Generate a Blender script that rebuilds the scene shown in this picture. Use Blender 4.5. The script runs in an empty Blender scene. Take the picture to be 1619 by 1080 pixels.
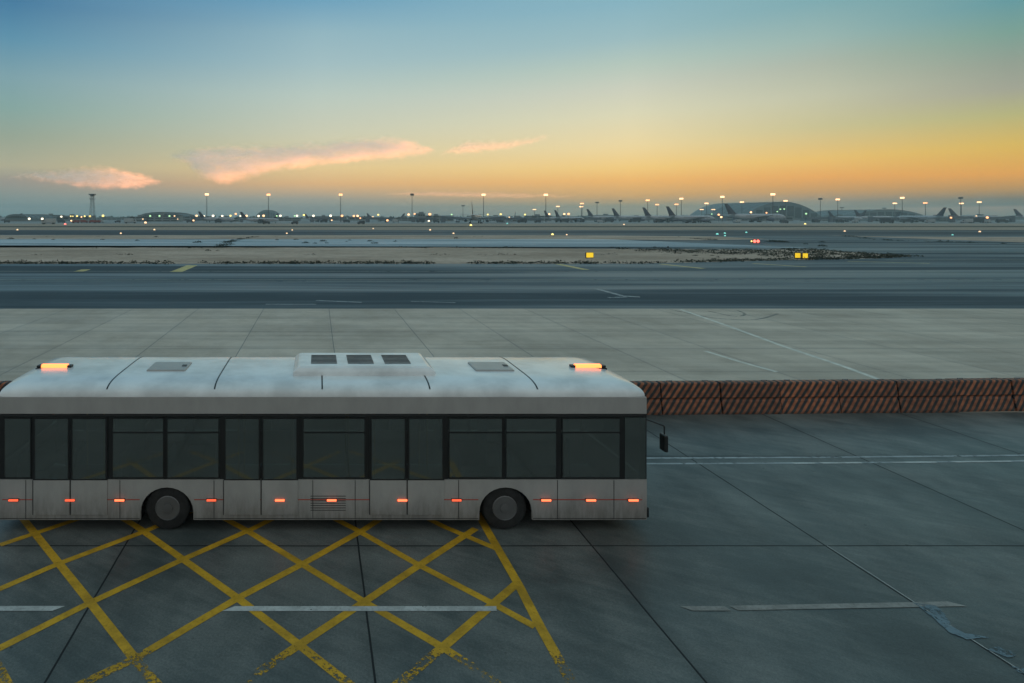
import bpy, bmesh, math, random
from mathutils import Vector, Matrix, noise
R = math.radians
random.seed(7)
C = bpy.context.scene.collection
scene = bpy.context.scene

# ------------------------------------------------------------------ camera
F, H, PX, PY = 967.0, 6.69, 502.0, 343.0        # focal length and optical axis in photo pixels, eye height in metres
cam_d = bpy.data.cameras.new("camera"); cam = bpy.data.objects.new("camera", cam_d); C.objects.link(cam)
cam.location = (0, 0, H); cam.rotation_euler = (R(90), 0, 0)
cam_d.sensor_width = 36; cam_d.lens = 36 * F / 1619
cam_d.shift_x = (1619 / 2 - PX) / 1619
cam_d.shift_y = -(540 - PY) / 1619
cam_d.clip_start = .1; cam_d.clip_end = 90000
scene.camera = cam
scene.view_settings.view_transform = 'Standard'; scene.view_settings.look = 'None'
EXPO = 1.75; K = 2 ** -EXPO                    # exposed for the dusk
scene.view_settings.exposure = EXPO; scene.view_settings.gamma = 1
cy = scene.cycles
cy.use_denoising = True; cy.volume_step_rate = 1; cy.volume_max_steps = 256; cy.volume_bounces = 12
cy.max_bounces = 14; cy.diffuse_bounces = 4; cy.glossy_bounces = 4; cy.transparent_max_bounces = 24; cy.sample_clamp_indirect = 4

def lin(c):
    return tuple(((v / 255) / 12.92 if v / 255 <= .04045 else ((v / 255 + .055) / 1.055) ** 2.4) for v in c[:3])

# ------------------------------------------------------------------ sky (dusk: sun just under the horizon to the right)
SUN_AZ, SUN_EL = 74, -5.0
world = bpy.data.worlds.new("World"); scene.world = world; world.use_nodes = True
nt = world.node_tree; nt.nodes.clear()
def N(t, **k):
    n = nt.nodes.new(t)
    for a, b in k.items(): setattr(n, a, b)
    return n
def mth(op, a, b=None, c=None, clamp=False):
    n = N('ShaderNodeMath', operation=op); n.use_clamp = clamp
    for i, v in enumerate((a, b, c)):
        if v is None: continue
        if isinstance(v, (int, float)): n.inputs[i].default_value = v
        else: nt.links.new(v, n.inputs[i])
    return n.outputs[0]
tc = N('ShaderNodeTexCoord'); sep = N('ShaderNodeSeparateXYZ'); nt.links.new(tc.outputs['Generated'], sep.inputs[0])
az = mth('MULTIPLY', mth('ARCTAN2', sep.outputs[0], sep.outputs[1]), 180 / math.pi)
el = mth('MULTIPLY', mth('ARCSINE', sep.outputs[2]), 180 / math.pi)
elf = mth('DIVIDE', mth('POWER', mth('MAXIMUM', el, 0.0), .5), 90 ** .5)      # root scale: finer near the horizon
def ramp(stops):
    r = N('ShaderNodeValToRGB'); cr = r.color_ramp; cr.interpolation = 'EASE'
    while len(cr.elements) > 1: cr.elements.remove(cr.elements[-1])
    cr.interpolation = 'LINEAR'
    for i, (e, c) in enumerate(stops):
        p = math.sqrt(e / 90)
        x = cr.elements[0] if i == 0 else cr.elements.new(p)
        x.position = p; x.color = (*lin(c), 1)
    nt.links.new(elf, r.inputs[0]); return r.outputs[0]
ZEN = (142, 182, 192)
def col_at(px, lst, zen=40):               # colours read off the photograph at heights py in one column px
    ca = math.cos(math.atan((px - PX) / F)); out = []
    for py, c in sorted(lst, key=lambda t: -t[0]): out.append((max(0, math.degrees(math.atan((PY - py) / F * ca))), c))
    return out + [(zen, UP), (90, ZEN)]
UP = (130, 172, 190)
skies = [
 (-100, [(0, (96, 118, 132)), (6, (120, 138, 148)), (20, (112, 142, 164)), (90, ZEN)]),
 (math.degrees(math.atan((20 - PX) / F)), col_at(20, [(0, (72, 124, 160)), (60, (96, 147, 172)), (120, (128, 164, 172)), (170, (136, 168, 162)), (215, (154, 168, 150)), (262, (180, 176, 148)), (285, (160, 154, 142)), (310, (140, 152, 146)), (335, (104, 138, 144)), (343, (100, 134, 140))])),
 (0, col_at(500, [(0, (112, 163, 190)), (50, (148, 183, 194)), (100, (164, 192, 196)), (150, (188, 204, 194)), (210, (208, 208, 182)), (240, (220, 208, 168)), (265, (236, 207, 150)), (290, (232, 186, 130)), (315, (166, 164, 148)), (335, (122, 140, 140)), (343, (116, 134, 136))])),
 (math.degrees(math.atan((1000 - PX) / F)), col_at(1000, [(0, (136, 180, 194)), (60, (158, 190, 194)), (100, (184, 202, 190)), (140, (208, 211, 192)), (180, (225, 220, 186)), (230, (246, 222, 164)), (265, (255, 212, 128)), (285, (254, 192, 106)), (310, (222, 176, 108)), (325, (166, 160, 128)), (343, (128, 142, 130))])),
 (math.degrees(math.atan((1300 - PX) / F)), col_at(1300, [(0, (128, 172, 178)), (60, (156, 184, 178)), (100, (176, 186, 170)), (150, (198, 199, 172)), (200, (208, 199, 150)), (250, (244, 200, 112)), (280, (248, 178, 92)), (300, (218, 166, 98)), (320, (158, 152, 130)), (343, (122, 136, 126))])),
 (math.degrees(math.atan((1600 - PX) / F)), col_at(1600, [(0, (103, 155, 161)), (50, (125, 162, 150)), (100, (150, 162, 147)), (140, (166, 168, 150)), (180, (187, 184, 128)), (230, (226, 189, 94)), (275, (240, 170, 78)), (300, (192, 150, 88)), (315, (126, 124, 106)), (330, (108, 120, 110)), (343, (104, 118, 110))])),
 (110, [(0, (110, 122, 122)), (6, (140, 150, 146)), (20, (124, 148, 156)), (90, ZEN)]),
]
col = ramp(skies[0][1])
for (a0, _), (a1, st) in zip(skies, skies[1:]):
    m = N('ShaderNodeMapRange'); m.interpolation_type = 'SMOOTHSTEP' if a0 == -100 or a1 == 110 else 'LINEAR'
    m.inputs['From Min'].default_value = a0; m.inputs['From Max'].default_value = a1
    nt.links.new(az, m.inputs['Value'])
    mx = N('ShaderNodeMix', data_type='RGBA'); nt.links.new(m.outputs[0], mx.inputs[0])
    nt.links.new(col, mx.inputs[6]); nt.links.new(ramp(st), mx.inputs[7]); col = mx.outputs[2]
# unseen half of the sky behind the viewer, brightened to light ground and bus
back = N('ShaderNodeMapRange'); back.interpolation_type = 'SMOOTHSTEP'
back.inputs['From Min'].default_value = .1; back.inputs['From Max'].default_value = -.5
back.inputs['To Min'].default_value = 0; back.inputs['To Max'].default_value = .8
nt.links.new(sep.outputs[1], back.inputs['Value'])
mx = N('ShaderNodeMix', data_type='RGBA'); nt.links.new(back.outputs[0], mx.inputs[0]); nt.links.new(col, mx.inputs[6])
mx.inputs[7].default_value = (.50, .53, .52, 1)      # added pale grey fill with no known source
bg = N('ShaderNodeBackground'); nt.links.new(mx.outputs[2], bg.inputs[0]); bg.inputs[1].default_value = K
wo = N('ShaderNodeOutputWorld'); nt.links.new(bg.outputs[0], wo.inputs[0])

sd = bpy.data.lights.new("sun", 'SUN'); sun = bpy.data.objects.new("sun", sd); C.objects.link(sun)
sd.energy = 5.0; sd.angle = R(.5); sd.color = (1, .33, .09)
sv = Vector((math.sin(R(SUN_AZ)) * math.cos(R(SUN_EL)), math.cos(R(SUN_AZ)) * math.cos(R(SUN_EL)), math.sin(R(SUN_EL))))
sun.rotation_euler = sv.to_track_quat('Z', 'Y').to_euler(); sun.location = (0, 0, 300)

# ------------------------------------------------------------------ helpers
def gp(px, py, z=0.0):                     # ground point seen at a photo position
    Y = F * (H - z) / (py - PY); return Vector(((px - PX) / F * Y, Y, z))
def wx(px, Y): return (px - PX) / F * Y
def wz(py, Y): return H - (py - PY) / F * Y

class MB:
    def __init__(s): s.v = []; s.f = []
    def add(s, vs, fs):
        b = len(s.v); s.v += [tuple(v) for v in vs]; s.f += [tuple(b + i for i in f) for f in fs]; return s
    def box(s, x0, x1, y0, y1, z0, z1):
        v = [(x0, y0, z0), (x1, y0, z0), (x1, y1, z0), (x0, y1, z0), (x0, y0, z1), (x1, y0, z1), (x1, y1, z1), (x0, y1, z1)]
        return s.add(v, [(0, 3, 2, 1), (4, 5, 6, 7), (0, 1, 5, 4), (1, 2, 6, 5), (2, 3, 7, 6), (3, 0, 4, 7)])
    def tube(s, p, q, r0, r1=None, n=8):
        r1 = r0 if r1 is None else r1; p, q = Vector(p), Vector(q); d = (q - p).normalized()
        a = d.orthogonal().normalized(); b = d.cross(a); vs = []
        for c, r in ((p, r0), (q, r1)):
            for i in range(n):
                t = 2 * math.pi * i / n; vs.append(c + (a * math.cos(t) + b * math.sin(t)) * r)
        return s.add(vs, [tuple(range(n - 1, -1, -1)), tuple(range(n, 2 * n))] + [(i, (i + 1) % n, n + (i + 1) % n, n + i) for i in range(n)])
    def loft(s, rings, cap=True):
        n = len(rings[0]); vs = [v for r in rings for v in r]; fs = []
        for k in range(len(rings) - 1):
            for i in range(n): fs.append((k * n + i, k * n + (i + 1) % n, (k + 1) * n + (i + 1) % n, (k + 1) * n + i))
        if cap: fs += [tuple(range(n - 1, -1, -1)), tuple(range((len(rings) - 1) * n, len(rings) * n))]
        return s.add(vs, fs)
    def prism(s, pts, axis, a, b):            # polygon extruded along x, y or z
        def P(p, t): return (t, p[0], p[1]) if axis == 'x' else (p[0], t, p[1]) if axis == 'y' else (p[0], p[1], t)
        return s.loft([[P(p, a) for p in pts], [P(p, b) for p in pts]])
    def dome(s, c, rx, ry, rz, n=12, m=5, full=False):
        rings = []
        k0 = -m + 1 if full else 0
        for k in range(k0, m):
            t = math.pi / 2 * k / m
            rings.append([(c[0] + rx * math.cos(t) * math.cos(2 * math.pi * i / n), c[1] + ry * math.cos(t) * math.sin(2 * math.pi * i / n), c[2] + rz * math.sin(t)) for i in range(n)])
        return s.loft(rings)
    def sheet(s, pts, z):
        return s.add([(p[0], p[1], z) for p in pts], [tuple(range(len(pts)))])
    def build(s, name, mat, parent=None, smooth=False, bevel=0):
        me = bpy.data.meshes.new(name); me.from_pydata(s.v, [], s.f)
        bm = bmesh.new(); bm.from_mesh(me); bmesh.ops.recalc_face_normals(bm, faces=bm.faces)
        for e in bm.edges:
            if len(e.link_faces) == 2 and e.calc_face_angle(0) > R(38): e.smooth = False
        for f in bm.faces: f.smooth = smooth
        bm.to_mesh(me); bm.free()
        me.materials.append(mat); o = bpy.data.objects.new(name, me); C.objects.link(o)
        if parent: o.parent = parent
        if bevel:
            b = o.modifiers.new("bevel", 'BEVEL'); b.width = bevel; b.segments = 2; b.limit_method = 'ANGLE'
        return o
def up(o):                                  # a flat sheet facing up
    me = o.data
    for p in me.polygons:
        if p.normal.z < 0: p.flip()
    return o
def tag(o, label=None, cat=None, group=None, kind=None):
    if label: o['label'] = label
    if cat: o['category'] = cat
    if group: o['group'] = group
    if kind: o['kind'] = kind
    return o
def empty(name, loc=(0, 0, 0), rz=0):
    o = bpy.data.objects.new(name, None); C.objects.link(o); o.location = loc; o.rotation_euler = (0, 0, rz); o.empty_display_size = .5
    return o
def copy_tree(o, parent=None):
    c = o.copy(); C.objects.link(c); c.parent = parent
    for ch in list(o.children): copy_tree(ch, c)
    return c

# ------------------------------------------------------------------ materials
class Mat:
    def __init__(s, name):
        s.m = bpy.data.materials.new(name); s.m.use_nodes = True; s.t = s.m.node_tree
        s.b = s.t.nodes['Principled BSDF']; s.out = s.t.nodes['Material Output']
    def n(s, t, ins={}, **k):
        x = s.t.nodes.new(t)
        for a, b in k.items(): setattr(x, a, b)
        for a, b in ins.items(): s.set(x.inputs[a], b)
        return x
    def set(s, sock, v):
        if isinstance(v, bpy.types.NodeSocket): s.t.links.new(v, sock)
        else: sock.default_value = v
    def math(s, op, a, b=0.0, c=0.0, clamp=False):
        x = s.n('ShaderNodeMath', {0: a, 1: b, 2: c}, operation=op); x.use_clamp = clamp; return x.outputs[0]
    def obj(s):
        return s.n('ShaderNodeTexCoord').outputs['Object']
    def noise(s, scale=1.0, stretch=(1, 1, 1), detail=4, rough=.55, vec=None, seed=0):
        mp = s.n('ShaderNodeMapping', {'Vector': vec or s.obj(), 'Scale': stretch, 'Location': (seed * 7.3, seed * 3.1, seed)})
        return s.n('ShaderNodeTexNoise', {'Vector': mp.outputs[0], 'Scale': scale, 'Detail': detail, 'Roughness': rough}).outputs[0]
    def ramp(s, v, a, b, lo=0.0, hi=1.0, smooth=True):
        x = s.n('ShaderNodeMapRange', {'Value': v, 'From Min': a, 'From Max': b, 'To Min': lo, 'To Max': hi})
        x.interpolation_type = 'SMOOTHSTEP' if smooth else 'LINEAR'; return x.outputs[0]
    def mix(s, f, a, b):
        x = s.n('ShaderNodeMix', data_type='RGBA')
        s.set(x.inputs[0], f)
        for i, v in ((6, a), (7, b)):
            if isinstance(v, bpy.types.NodeSocket): s.t.links.new(v, x.inputs[i])
            else: x.inputs[i].default_value = (*v[:3], 1)
        return x.outputs[2]
    def mul(s, c, v):
        x = s.n('ShaderNodeMix', data_type='RGBA', blend_type='MULTIPLY'); x.inputs[0].default_value = 1
        s.t.links.new(c, x.inputs[6])
        cb = s.n('ShaderNodeCombineColor', {0: v, 1: v, 2: v}); s.t.links.new(cb.outputs[0], x.inputs[7]); return x.outputs[2]
    def bump(s, h, strength=.3, dist=.02):
        b = s.n('ShaderNodeBump', {'Height': h, 'Strength': strength, 'Distance': dist}); s.t.links.new(b.outputs[0], s.b.inputs['Normal'])
    def P(s, **k):
        for a, v in k.items(): s.set(s.b.inputs[a.replace('_', ' ')], v)
        return s
def paint(name, c, rough=.4, metal=0.0, var=.12, scale=3.0, spec=.5):
    m = Mat(name); f = m.ramp(m.noise(scale, detail=5), .3, .7, 1 - var, 1 + var * .5)
    base = m.n('ShaderNodeRGB'); base.outputs[0].default_value = (*c, 1)
    m.P(Base_Color=m.mul(base.outputs[0], f), Metallic=metal)
    m.set(m.b.inputs['Specular IOR Level'], spec)
    m.P(Roughness=m.ramp(m.noise(scale * 2.3, seed=2), .3, .7, rough * .85, min(1, rough * 1.2))); return m.m
def emit(name, c, s, base=(.6, .6, .6)):
    m = Mat(name); m.P(Base_Color=(*base, 1), Emission_Color=(*c, 1), Emission_Strength=s * K, Roughness=.3); return m.m

# concrete laid in square slabs; joints at X = .83 + 4.75 k and Y = 12.44 + 4.66 k
SX, SY, JX, JY = 4.75, 4.66, .83, 12.44
def concrete(name, c1, c2, joint, jw, rough, tone, brushed, grimek):
    m = Mat(name); o = m.obj(); s = m.n('ShaderNodeSeparateXYZ', {0: o})
    wob = m.noise(.9, detail=2, seed=3)
    x = m.math('ADD', s.outputs[0], m.math('MULTIPLY', m.math('SUBTRACT', wob, .5), .03))
    y = m.math('ADD', s.outputs[1], m.math('MULTIPLY', m.math('SUBTRACT', wob, .5), .03))
    u = m.math('DIVIDE', m.math('SUBTRACT', x, JX - 100 * SX), SX); v = m.math('DIVIDE', m.math('SUBTRACT', y, JY - 100 * SY), SY)
    def dist(t, S):
        return m.math('MULTIPLY', m.math('SUBTRACT', .5, m.math('ABSOLUTE', m.math('SUBTRACT', m.math('FRACT', t), .5))), S)
    d = m.math('MINIMUM', dist(u, SX), dist(v, SY))
    cell = m.n('ShaderNodeCombineXYZ', {0: m.math('FLOOR', u), 1: m.math('FLOOR', v)})
    wn = m.n('ShaderNodeTexWhiteNoise', {0: cell.outputs[0]}, noise_dimensions='3D').outputs[0]
    big = m.noise(.16, detail=5, rough=.6, seed=1); mid = m.noise(1.1, (1, .6, 1), detail=6, rough=.65, seed=2); fine = m.noise(26, detail=4, rough=.7)
    rot = m.n('ShaderNodeMapping', {'Vector': o, 'Rotation': (0, 0, .55)})
    brush = m.noise(1.0, (.5, 5, 1), detail=6, rough=.7, vec=rot.outputs[0], seed=5)
    k = m.math('ADD', m.math('MULTIPLY', big, .55), m.math('ADD', m.math('MULTIPLY', mid, .3), m.math('MULTIPLY', brush, brushed)))
    col = m.mix(m.ramp(m.math('DIVIDE', k, .85 + brushed), .40, .60), c1, c2)
    col = m.mul(col, m.ramp(wn, 0, 1, 1 - tone, 1 + tone, False))
    col = m.mul(col, m.ramp(fine, .3, .7, .76, 1.22)); col = m.mul(col, m.ramp(m.noise(95, detail=2, seed=4), .3, .7, .80, 1.2))
    lanes = m.noise(1, (.05, .9, 1), detail=4, rough=.6, seed=12); col = m.mul(col, m.ramp(lanes, .35, .65, .86, 1.10))
    # oil spots and tyre grime
    vor = m.n('ShaderNodeTexVoronoi', {'Vector': o, 'Scale': 1.5, 'Randomness': 1.0}); spot = m.ramp(vor.outputs['Distance'], .03, .055, .35, 1)
    gate = m.ramp(m.noise(.7, detail=2, seed=8), .44, .50, 0, 1)
    spot = m.math('SUBTRACT', 1, m.math('MULTIPLY', m.math('SUBTRACT', 1, spot), gate)); col = m.mul(col, spot)
    grime = m.ramp(d, 0, .35, grimek, 1); col = m.mul(col, grime)
    jm = m.ramp(d, jw * .6, jw, 1, 0)
    col = m.mix(jm, col, joint)
    wetn = m.noise(.45, (1, .5, 1), detail=6, rough=.65, seed=9)
    r = m.ramp(wetn, .35, .7, rough * .8, rough * 1.15)
    m.P(Base_Color=col, Roughness=m.math('ADD', r, m.math('MULTIPLY', jm, .3), clamp=True))
    m.set(m.b.inputs['Specular IOR Level'], .5)
    hgt = m.math('ADD', m.math('MULTIPLY', fine, .25), m.ramp(d, 0, jw * 1.5, 0, 1)); m.bump(hgt, .35, .006)
    return m.m
M = {}
M['road'] = concrete('dark_concrete', (.058, .070, .068), (.152, .158, .146), (.004, .005, .006), .022, .50, .15, .24, .84)
M['apron'] = concrete('pale_concrete', (.40, .335, .265), (.51, .43, .345), (.10, .12, .14), .018, .66, .07, .10, .97)

def streaky(name, c1, c2, c3, sx=.02, sy=.6, rough=.6, seed=0, fine=8.0):
    m = Mat(name); a = m.noise(1, (sx, sy, 1), detail=7, rough=.65, seed=seed); b = m.noise(.05, (1, 1, 1), detail=5, seed=seed + 1)
    g = m.noise(fine, detail=3, rough=.7)
    col = m.mix(m.ramp(a, .42, .58), c1, c2); col = m.mix(m.ramp(b, .5, .72, 0, .5), col, c3)
    col = m.mul(col, m.ramp(g, .25, .75, .88, 1.1)); m.P(Base_Color=col, Roughness=m.ramp(a, .4, .62, .95, rough * .75))
    m.bump(g, .3, .01); return m.m
M['asphalt'] = streaky('taxiway_asphalt', (.024, .048, .064), (.085, .122, .142), (.080, .110, .130), .006, .11, .62)
M['pale'] = streaky('pale_weathered_pavement', (.20, .27, .31), (.40, .47, .51), (.14, .17, .19), .005, .075, .6, 4)
M['runway'] = streaky('runway_asphalt', (.014, .026, .036), (.030, .046, .056), (.022, .036, .046), .004, .03, .8, 7)
def sandmat(name, c1, c2):
    m = Mat(name); a = m.noise(.03, (1, 2, 1), detail=8, rough=.65); b = m.noise(.8, detail=6, rough=.7, seed=3)
    col = m.mix(m.ramp(a, .35, .65), c1, c2); col = m.mul(col, m.ramp(b, .25, .75, .78, 1.15)); m.P(Base_Color=col, Roughness=.95)
    m.set(m.b.inputs['Specular IOR Level'], .15); m.bump(b, .6, .12); return m.m
M['sand'] = sandmat('desert_sand', (.36, .275, .21), (.52, .41, .325))
M['ground'] = sandmat('open_desert_ground', (.30, .245, .19), (.42, .33, .255))

def wornpaint(name, c, keep, ydep=None, ns=7.0, blotch=.0):
    """paint worn through to the concrete; ydep=(y_worn, y_sound) makes wear grow towards the trafficked side"""
    m = Mat(name); o = m.obj(); a = m.noise(ns, detail=6, rough=.75); b = m.noise(.8, detail=3, seed=5); s = m.n('ShaderNodeSeparateXYZ', {0: o})
    v = m.math('ADD', m.math('MULTIPLY', a, .7), m.math('MULTIPLY', b, .3))
    thr = keep
    if ydep:
        thr = m.ramp(s.outputs[1], ydep[0], ydep[1], ydep[2], keep)
    al = m.ramp(m.math('SUBTRACT', v, thr), -.03, .03, 0, 1)
    al = m.math('MULTIPLY', al, m.ramp(m.noise(18, detail=3, seed=7), .2, .5, .72, 1.0))
    base = m.n('ShaderNodeRGB'); base.outputs[0].default_value = (*c, 1)
    m.P(Base_Color=m.mul(base.outputs[0], m.ramp(m.noise(2.2, detail=6, rough=.7, seed=2), .3, .7, .62, 1.08)), Roughness=.62, Alpha=al); return m.m
M['yellow'] = wornpaint('yellow_road_paint', (.62, .34, .012), .34, (9.2, 9.75, .505), 13.0)
M['white'] = wornpaint('white_road_paint', (.52, .53, .51), .38)
M['dimwhite'] = wornpaint('dusty_white_paint', (.27, .26, .24), .32)
M['faint'] = wornpaint('faded_white_paint', (.36, .39, .40), .44, None, 5)
M['taxiyellow'] = wornpaint('taxiway_yellow_paint', (.62, .50, .18), .34, None, 1.2)
M['taxifaint'] = wornpaint('faded_taxiway_line', (.30, .32, .26), .42, None, .6)

# ------------------------------------------------------------------ the ground
G = 3900
up(MB().sheet([(-G, -600), (G, -600), (G, G), (-G, G)], -.012).build('ground', M['ground'])); tag(bpy.data.objects['ground'], kind='structure')
def struct(name, mb, mat):
    o = up(mb.build(name, mat)); tag(o, kind='structure'); return o
def wavy(x0, x1, y, amp, step=2.0, seed=0, freq=.15):
    n = max(2, int(abs(x1 - x0) / step)); return [(x0 + (x1 - x0) * i / n, y + amp * noise.fractal(Vector(((x0 + (x1 - x0) * i / n) * freq, seed * 9.1, y)), .8, 2.0, 4)) for i in range(n + 1)]
def strip(mb, top, bot, z):                 # two edges with the same number of points
    n = len(top); b = len(mb.v)
    mb.v += [(p[0], p[1], z) for p in bot] + [(p[0], p[1], z) for p in top]
    mb.f += [(b + i, b + i + 1, b + n + i + 1, b + n + i) for i in range(n - 1)]; return mb
BY = 20.95                                  # centre line of the barrier
struct('service_road', MB().sheet([(-160, -2), (260, -2), (260, BY), (-160, BY)], 0), M['road'])
struct('apron_pavement', MB().sheet([(-160, BY), (260, BY), (260, 44.6), (-160, 44.6)], 0), M['apron'])
struct('taxiway', MB().sheet([(-700, 44.6), (900, 44.6), (900, 226), (-700, 226)], -.004), M['asphalt'])
m = MB()
xe = gp(1190, 386).x
strip(m, wavy(-700, xe, 184, 2.0, 4, 2, .04), wavy(-700, xe + 20, 131, 1.2, 4, 3, .04), 0)
struct('weathered_pavement', m, M['pale'])
def lerp_edge(pts, xs):
    out = []
    for x in xs:
        for (a, b) in zip(pts, pts[1:]):
            if a[0] <= x <= b[0]: out.append(a[1] + (b[1] - a[1]) * (x - a[0]) / (b[0] - a[0])); break
        else: out.append(pts[-1][1])
    return out
def island(name, front, backp, mat, z, step=1.2, amp=.5, seed=0):
    """front/back edges given as photo positions; irregular natural outline"""
    fp = [gp(*p) for p in front]; bp = [gp(*p) for p in backp]
    x0 = max(fp[0].x, bp[0].x); x1 = min(fp[-1].x, bp[-1].x); n = int((x1 - x0) / step)
    xs = [x0 + (x1 - x0) * i / n for i in range(n + 1)]
    fy = lerp_edge([(p.x, p.y) for p in fp], xs); by = lerp_edge([(p.x, p.y) for p in bp], xs)
    T, B = [], []
    for i, x in enumerate(xs):
        w = min(1, (n - i) / 8 + .05)
        B.append((x, fy[i] + w * amp * noise.fractal(Vector((x * .3, seed, 0)), .7, 2, 4)))
        T.append((x, by[i] + w * amp * 2 * noise.fractal(Vector((x * .2, seed + 5, 0)), .7, 2, 4)))
    mb = MB(); strip(mb, T, B, z); struct(name, mb, mat); return xs, fy, by
tip = (1441, 405)
IS = island('sand_verge', [(-3800, 417.5), (1000, 417), (1100, 415), (1230, 411.5), (1380, 409), tip], [(-5200, 391.5), (700, 391.5), (1200, 395), (1345, 393), (1400, 398), tip], M['sand'], .010, 1.2, .6, 1)
IS2 = island('sand_strip', [(-9000, 377.6), (900, 378), (1100, 380), (1215, 378)], [(-9000, 371.5), (900, 372), (1100, 373.5), (1216, 376)], M['sand'], .010, 3, 1.2, 2)
IS3 = island('sand_infield', [(1300, 372.5), (1400, 380), (1500, 385), (1700, 391), (2600, 400)], [(1300, 371.8), (1400, 374), (1500, 374.6), (1700, 375), (2600, 376)], M['sand'], .010, 2, .8, 3)
struct('runway', MB().sheet([(-1500, 226), (2500, 226), (2500, 312), (-1500, 312)], -.004), M['runway'])
M['farapron'] = streaky('distant_apron_concrete', (.16, .18, .19), (.24, .26, .26), (.12, .14, .15), .01, .02, .7, 11)
struct('distant_apron', MB().sheet([(-2500, 610), (3300, 610), (3300, 1900), (-2500, 1900)], -.004), M['farapron'])
m = MB(); strip(m, wavy(-2000, 2800, 452, 10, 20, 6, .01), wavy(-2000, 2800, 400, 8, 20, 7, .01), -.008)
struct('scrubby_ground', m, sandmat('scrubby_ground_mat', (.045, .052, .042), (.085, .085, .066)))

# painted markings
def seg(mb, p, q, w, z=.004):
    p, q = Vector(p[:2]), Vector(q[:2]); d = (q - p).normalized(); n = Vector((-d.y, d.x)) * w / 2
    mb.add([(*(p + n), z), (*(p - n), z), (*(q - n), z), (*(q + n), z)], [(0, 1, 2, 3)])
yb = MB()
diag1 = [((-40, 725), (143, 953)), ((143, 953), (213, 1042)), ((213, 1042), (262, 1100)), ((215, 832), (376, 946)), ((376, 946), (473, 1020)), ((473, 1020), (575, 1100)), ((385, 836), (576, 952)), ((576, 952), (700, 1024)), ((700, 1024), (820, 1100)),
         ((560, 836), (663, 894)), ((663, 894), (780, 955)), ((780, 955), (846, 991)), ((700, 832), (790, 870)), ((-60, 960), (0, 1062)), ((0, 1062), (20, 1100)), ((60, 740), (215, 832)), ((205, 740), (385, 836)), ((370, 740), (560, 836)), ((520, 740), (700, 832))]
diag2 = [((0, 862), (150, 812)), ((-60, 957), (89, 893)), ((89, 893), (230, 840)), ((-60, 1055), (143, 953)), ((143, 953), (291, 884)), ((291, 884), (400, 836)), ((90, 1100), (213, 1042)), ((213, 1042), (376, 946)), ((376, 946), (482, 890)), ((482, 890), (575, 838)),
         ((355, 1100), (473, 1020)), ((473, 1020), (576, 952)), ((576, 952), (663, 894)), ((663, 894), (752, 836)), ((608, 1100), (700, 1024)), ((700, 1024), (780, 955)), ((780, 955), (817, 923)), ((150, 812), (330, 745)), ((230, 840), (450, 745)), ((400, 836), (580, 745)), ((575, 838), (700, 755))]
zz = .004
for i, (a, b) in enumerate(diag1): seg(yb, gp(*a), gp(*b), .155, .004)
for i, (a, b) in enumerate(diag2): seg(yb, gp(*a), gp(*b), .155, .0055)
for a, b in (((722, 752), (770, 838)), ((770, 838), (820, 925)), ((820, 925), (855, 993)), ((855, 993), (918, 1105)), ((-60, 737), (722, 752))): seg(yb, gp(*a), gp(*b), .17, .007)
struct('yellow_box_marking', yb, M['yellow'])
wb = MB()
YD = 10.44
wb.add([(-8, YD - .065, .0085), (-4.50, YD - .065, .0085), (-4.33, YD + .065, .0085), (-8, YD + .065, .0085)], [(0, 1, 2, 3)])
struct('white_lane_dash', wb, M['white']); wb = MB()
wb.add([(-1.62, YD - .07, .0085), (3.04, YD - .07, .0085), (3.07, YD + .06, .0085), (-1.42, YD + .06, .0085)], [(0, 1, 2, 3)])
struct('white_lane_dash', wb, M['white'])
wb = MB()
wb.add([(6.37, YD - .06, .0085), (7.03, YD - .06, .0085), (6.99, YD + .06, .0085), (6.22, YD + .06, .0085)], [(0, 1, 2, 3)])
struct('dusty_lane_dash', wb, M['dimwhite']); wb = MB()
wb.add([(7.15, YD - .05, .0085), (11.16, YD + .06, .0085), (10.95, YD + .19, .0085), (7.07, YD + .07, .0085)], [(0, 1, 2, 3)])
struct('dusty_lane_dash', wb, M['dimwhite'])
wb = MB()
def bow(x): return .0011 * max(0, x - 6) ** 2          # the lines bend away gently to the right
for y0, wd in ((16.90, .10), (16.52, .09)):
    for i in range(60):
        x = -30 + i * 1.2; wb.add([(x, y0 + bow(x), .004), (x + 1.2, y0 + bow(x + 1.2), .004), (x + 1.2, y0 + wd + bow(x + 1.2), .004), (x, y0 + wd + bow(x), .004)], [(0, 1, 2, 3)])
struct('double_lane_line', wb, M['faint'])
wb = MB()
for a, b in ((1260, 1292), (1305, 1368), (1420, 1490), (1520, 1612)):
    x0 = wx(a, 16.5); x1 = wx(b, 16.5); wb = MB(); wb.add([(x0, 16.50 + bow(x0), .0075), (x1, 16.50 + bow(x1), .0075), (x1 + .05, 16.59 + bow(x1), .0075), (x0 - .05, 16.59 + bow(x0), .0075)], [(0, 1, 2, 3)]); struct('white_paint_remnant', wb, M['white'])
wb = MB()                                    # pale sealant along one joint, running to the lower right
for i in range(14):
    y = 12.44 - i * .5; seg(wb, (JX + 2 * SX + .035 + .01 * math.sin(i), y), (JX + 2 * SX + .035 + .01 * math.sin(i + 1), y - .5), .016)
struct('joint_sealant', wb, M['white'])
wb = MB()
P = [(1075, 489), (1150, 515), (1240, 548), (1330, 578), (1420, 611)]
for a, b in zip(P, P[1:]): seg(wb, gp(*a), gp(*b), .24)
M['apline'] = wornpaint('apron_line_paint', (.72, .70, .62), .36, None, 3); struct('faded_apron_line', wb, M['apline']); wb = MB()
P = [(1115, 555), (1170, 572), (1228, 588)]
for a, b in zip(P, P[1:]): seg(wb, gp(*a), gp(*b), .22)
struct('faded_apron_line', wb, M['apline'])
wb = MB()
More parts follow.
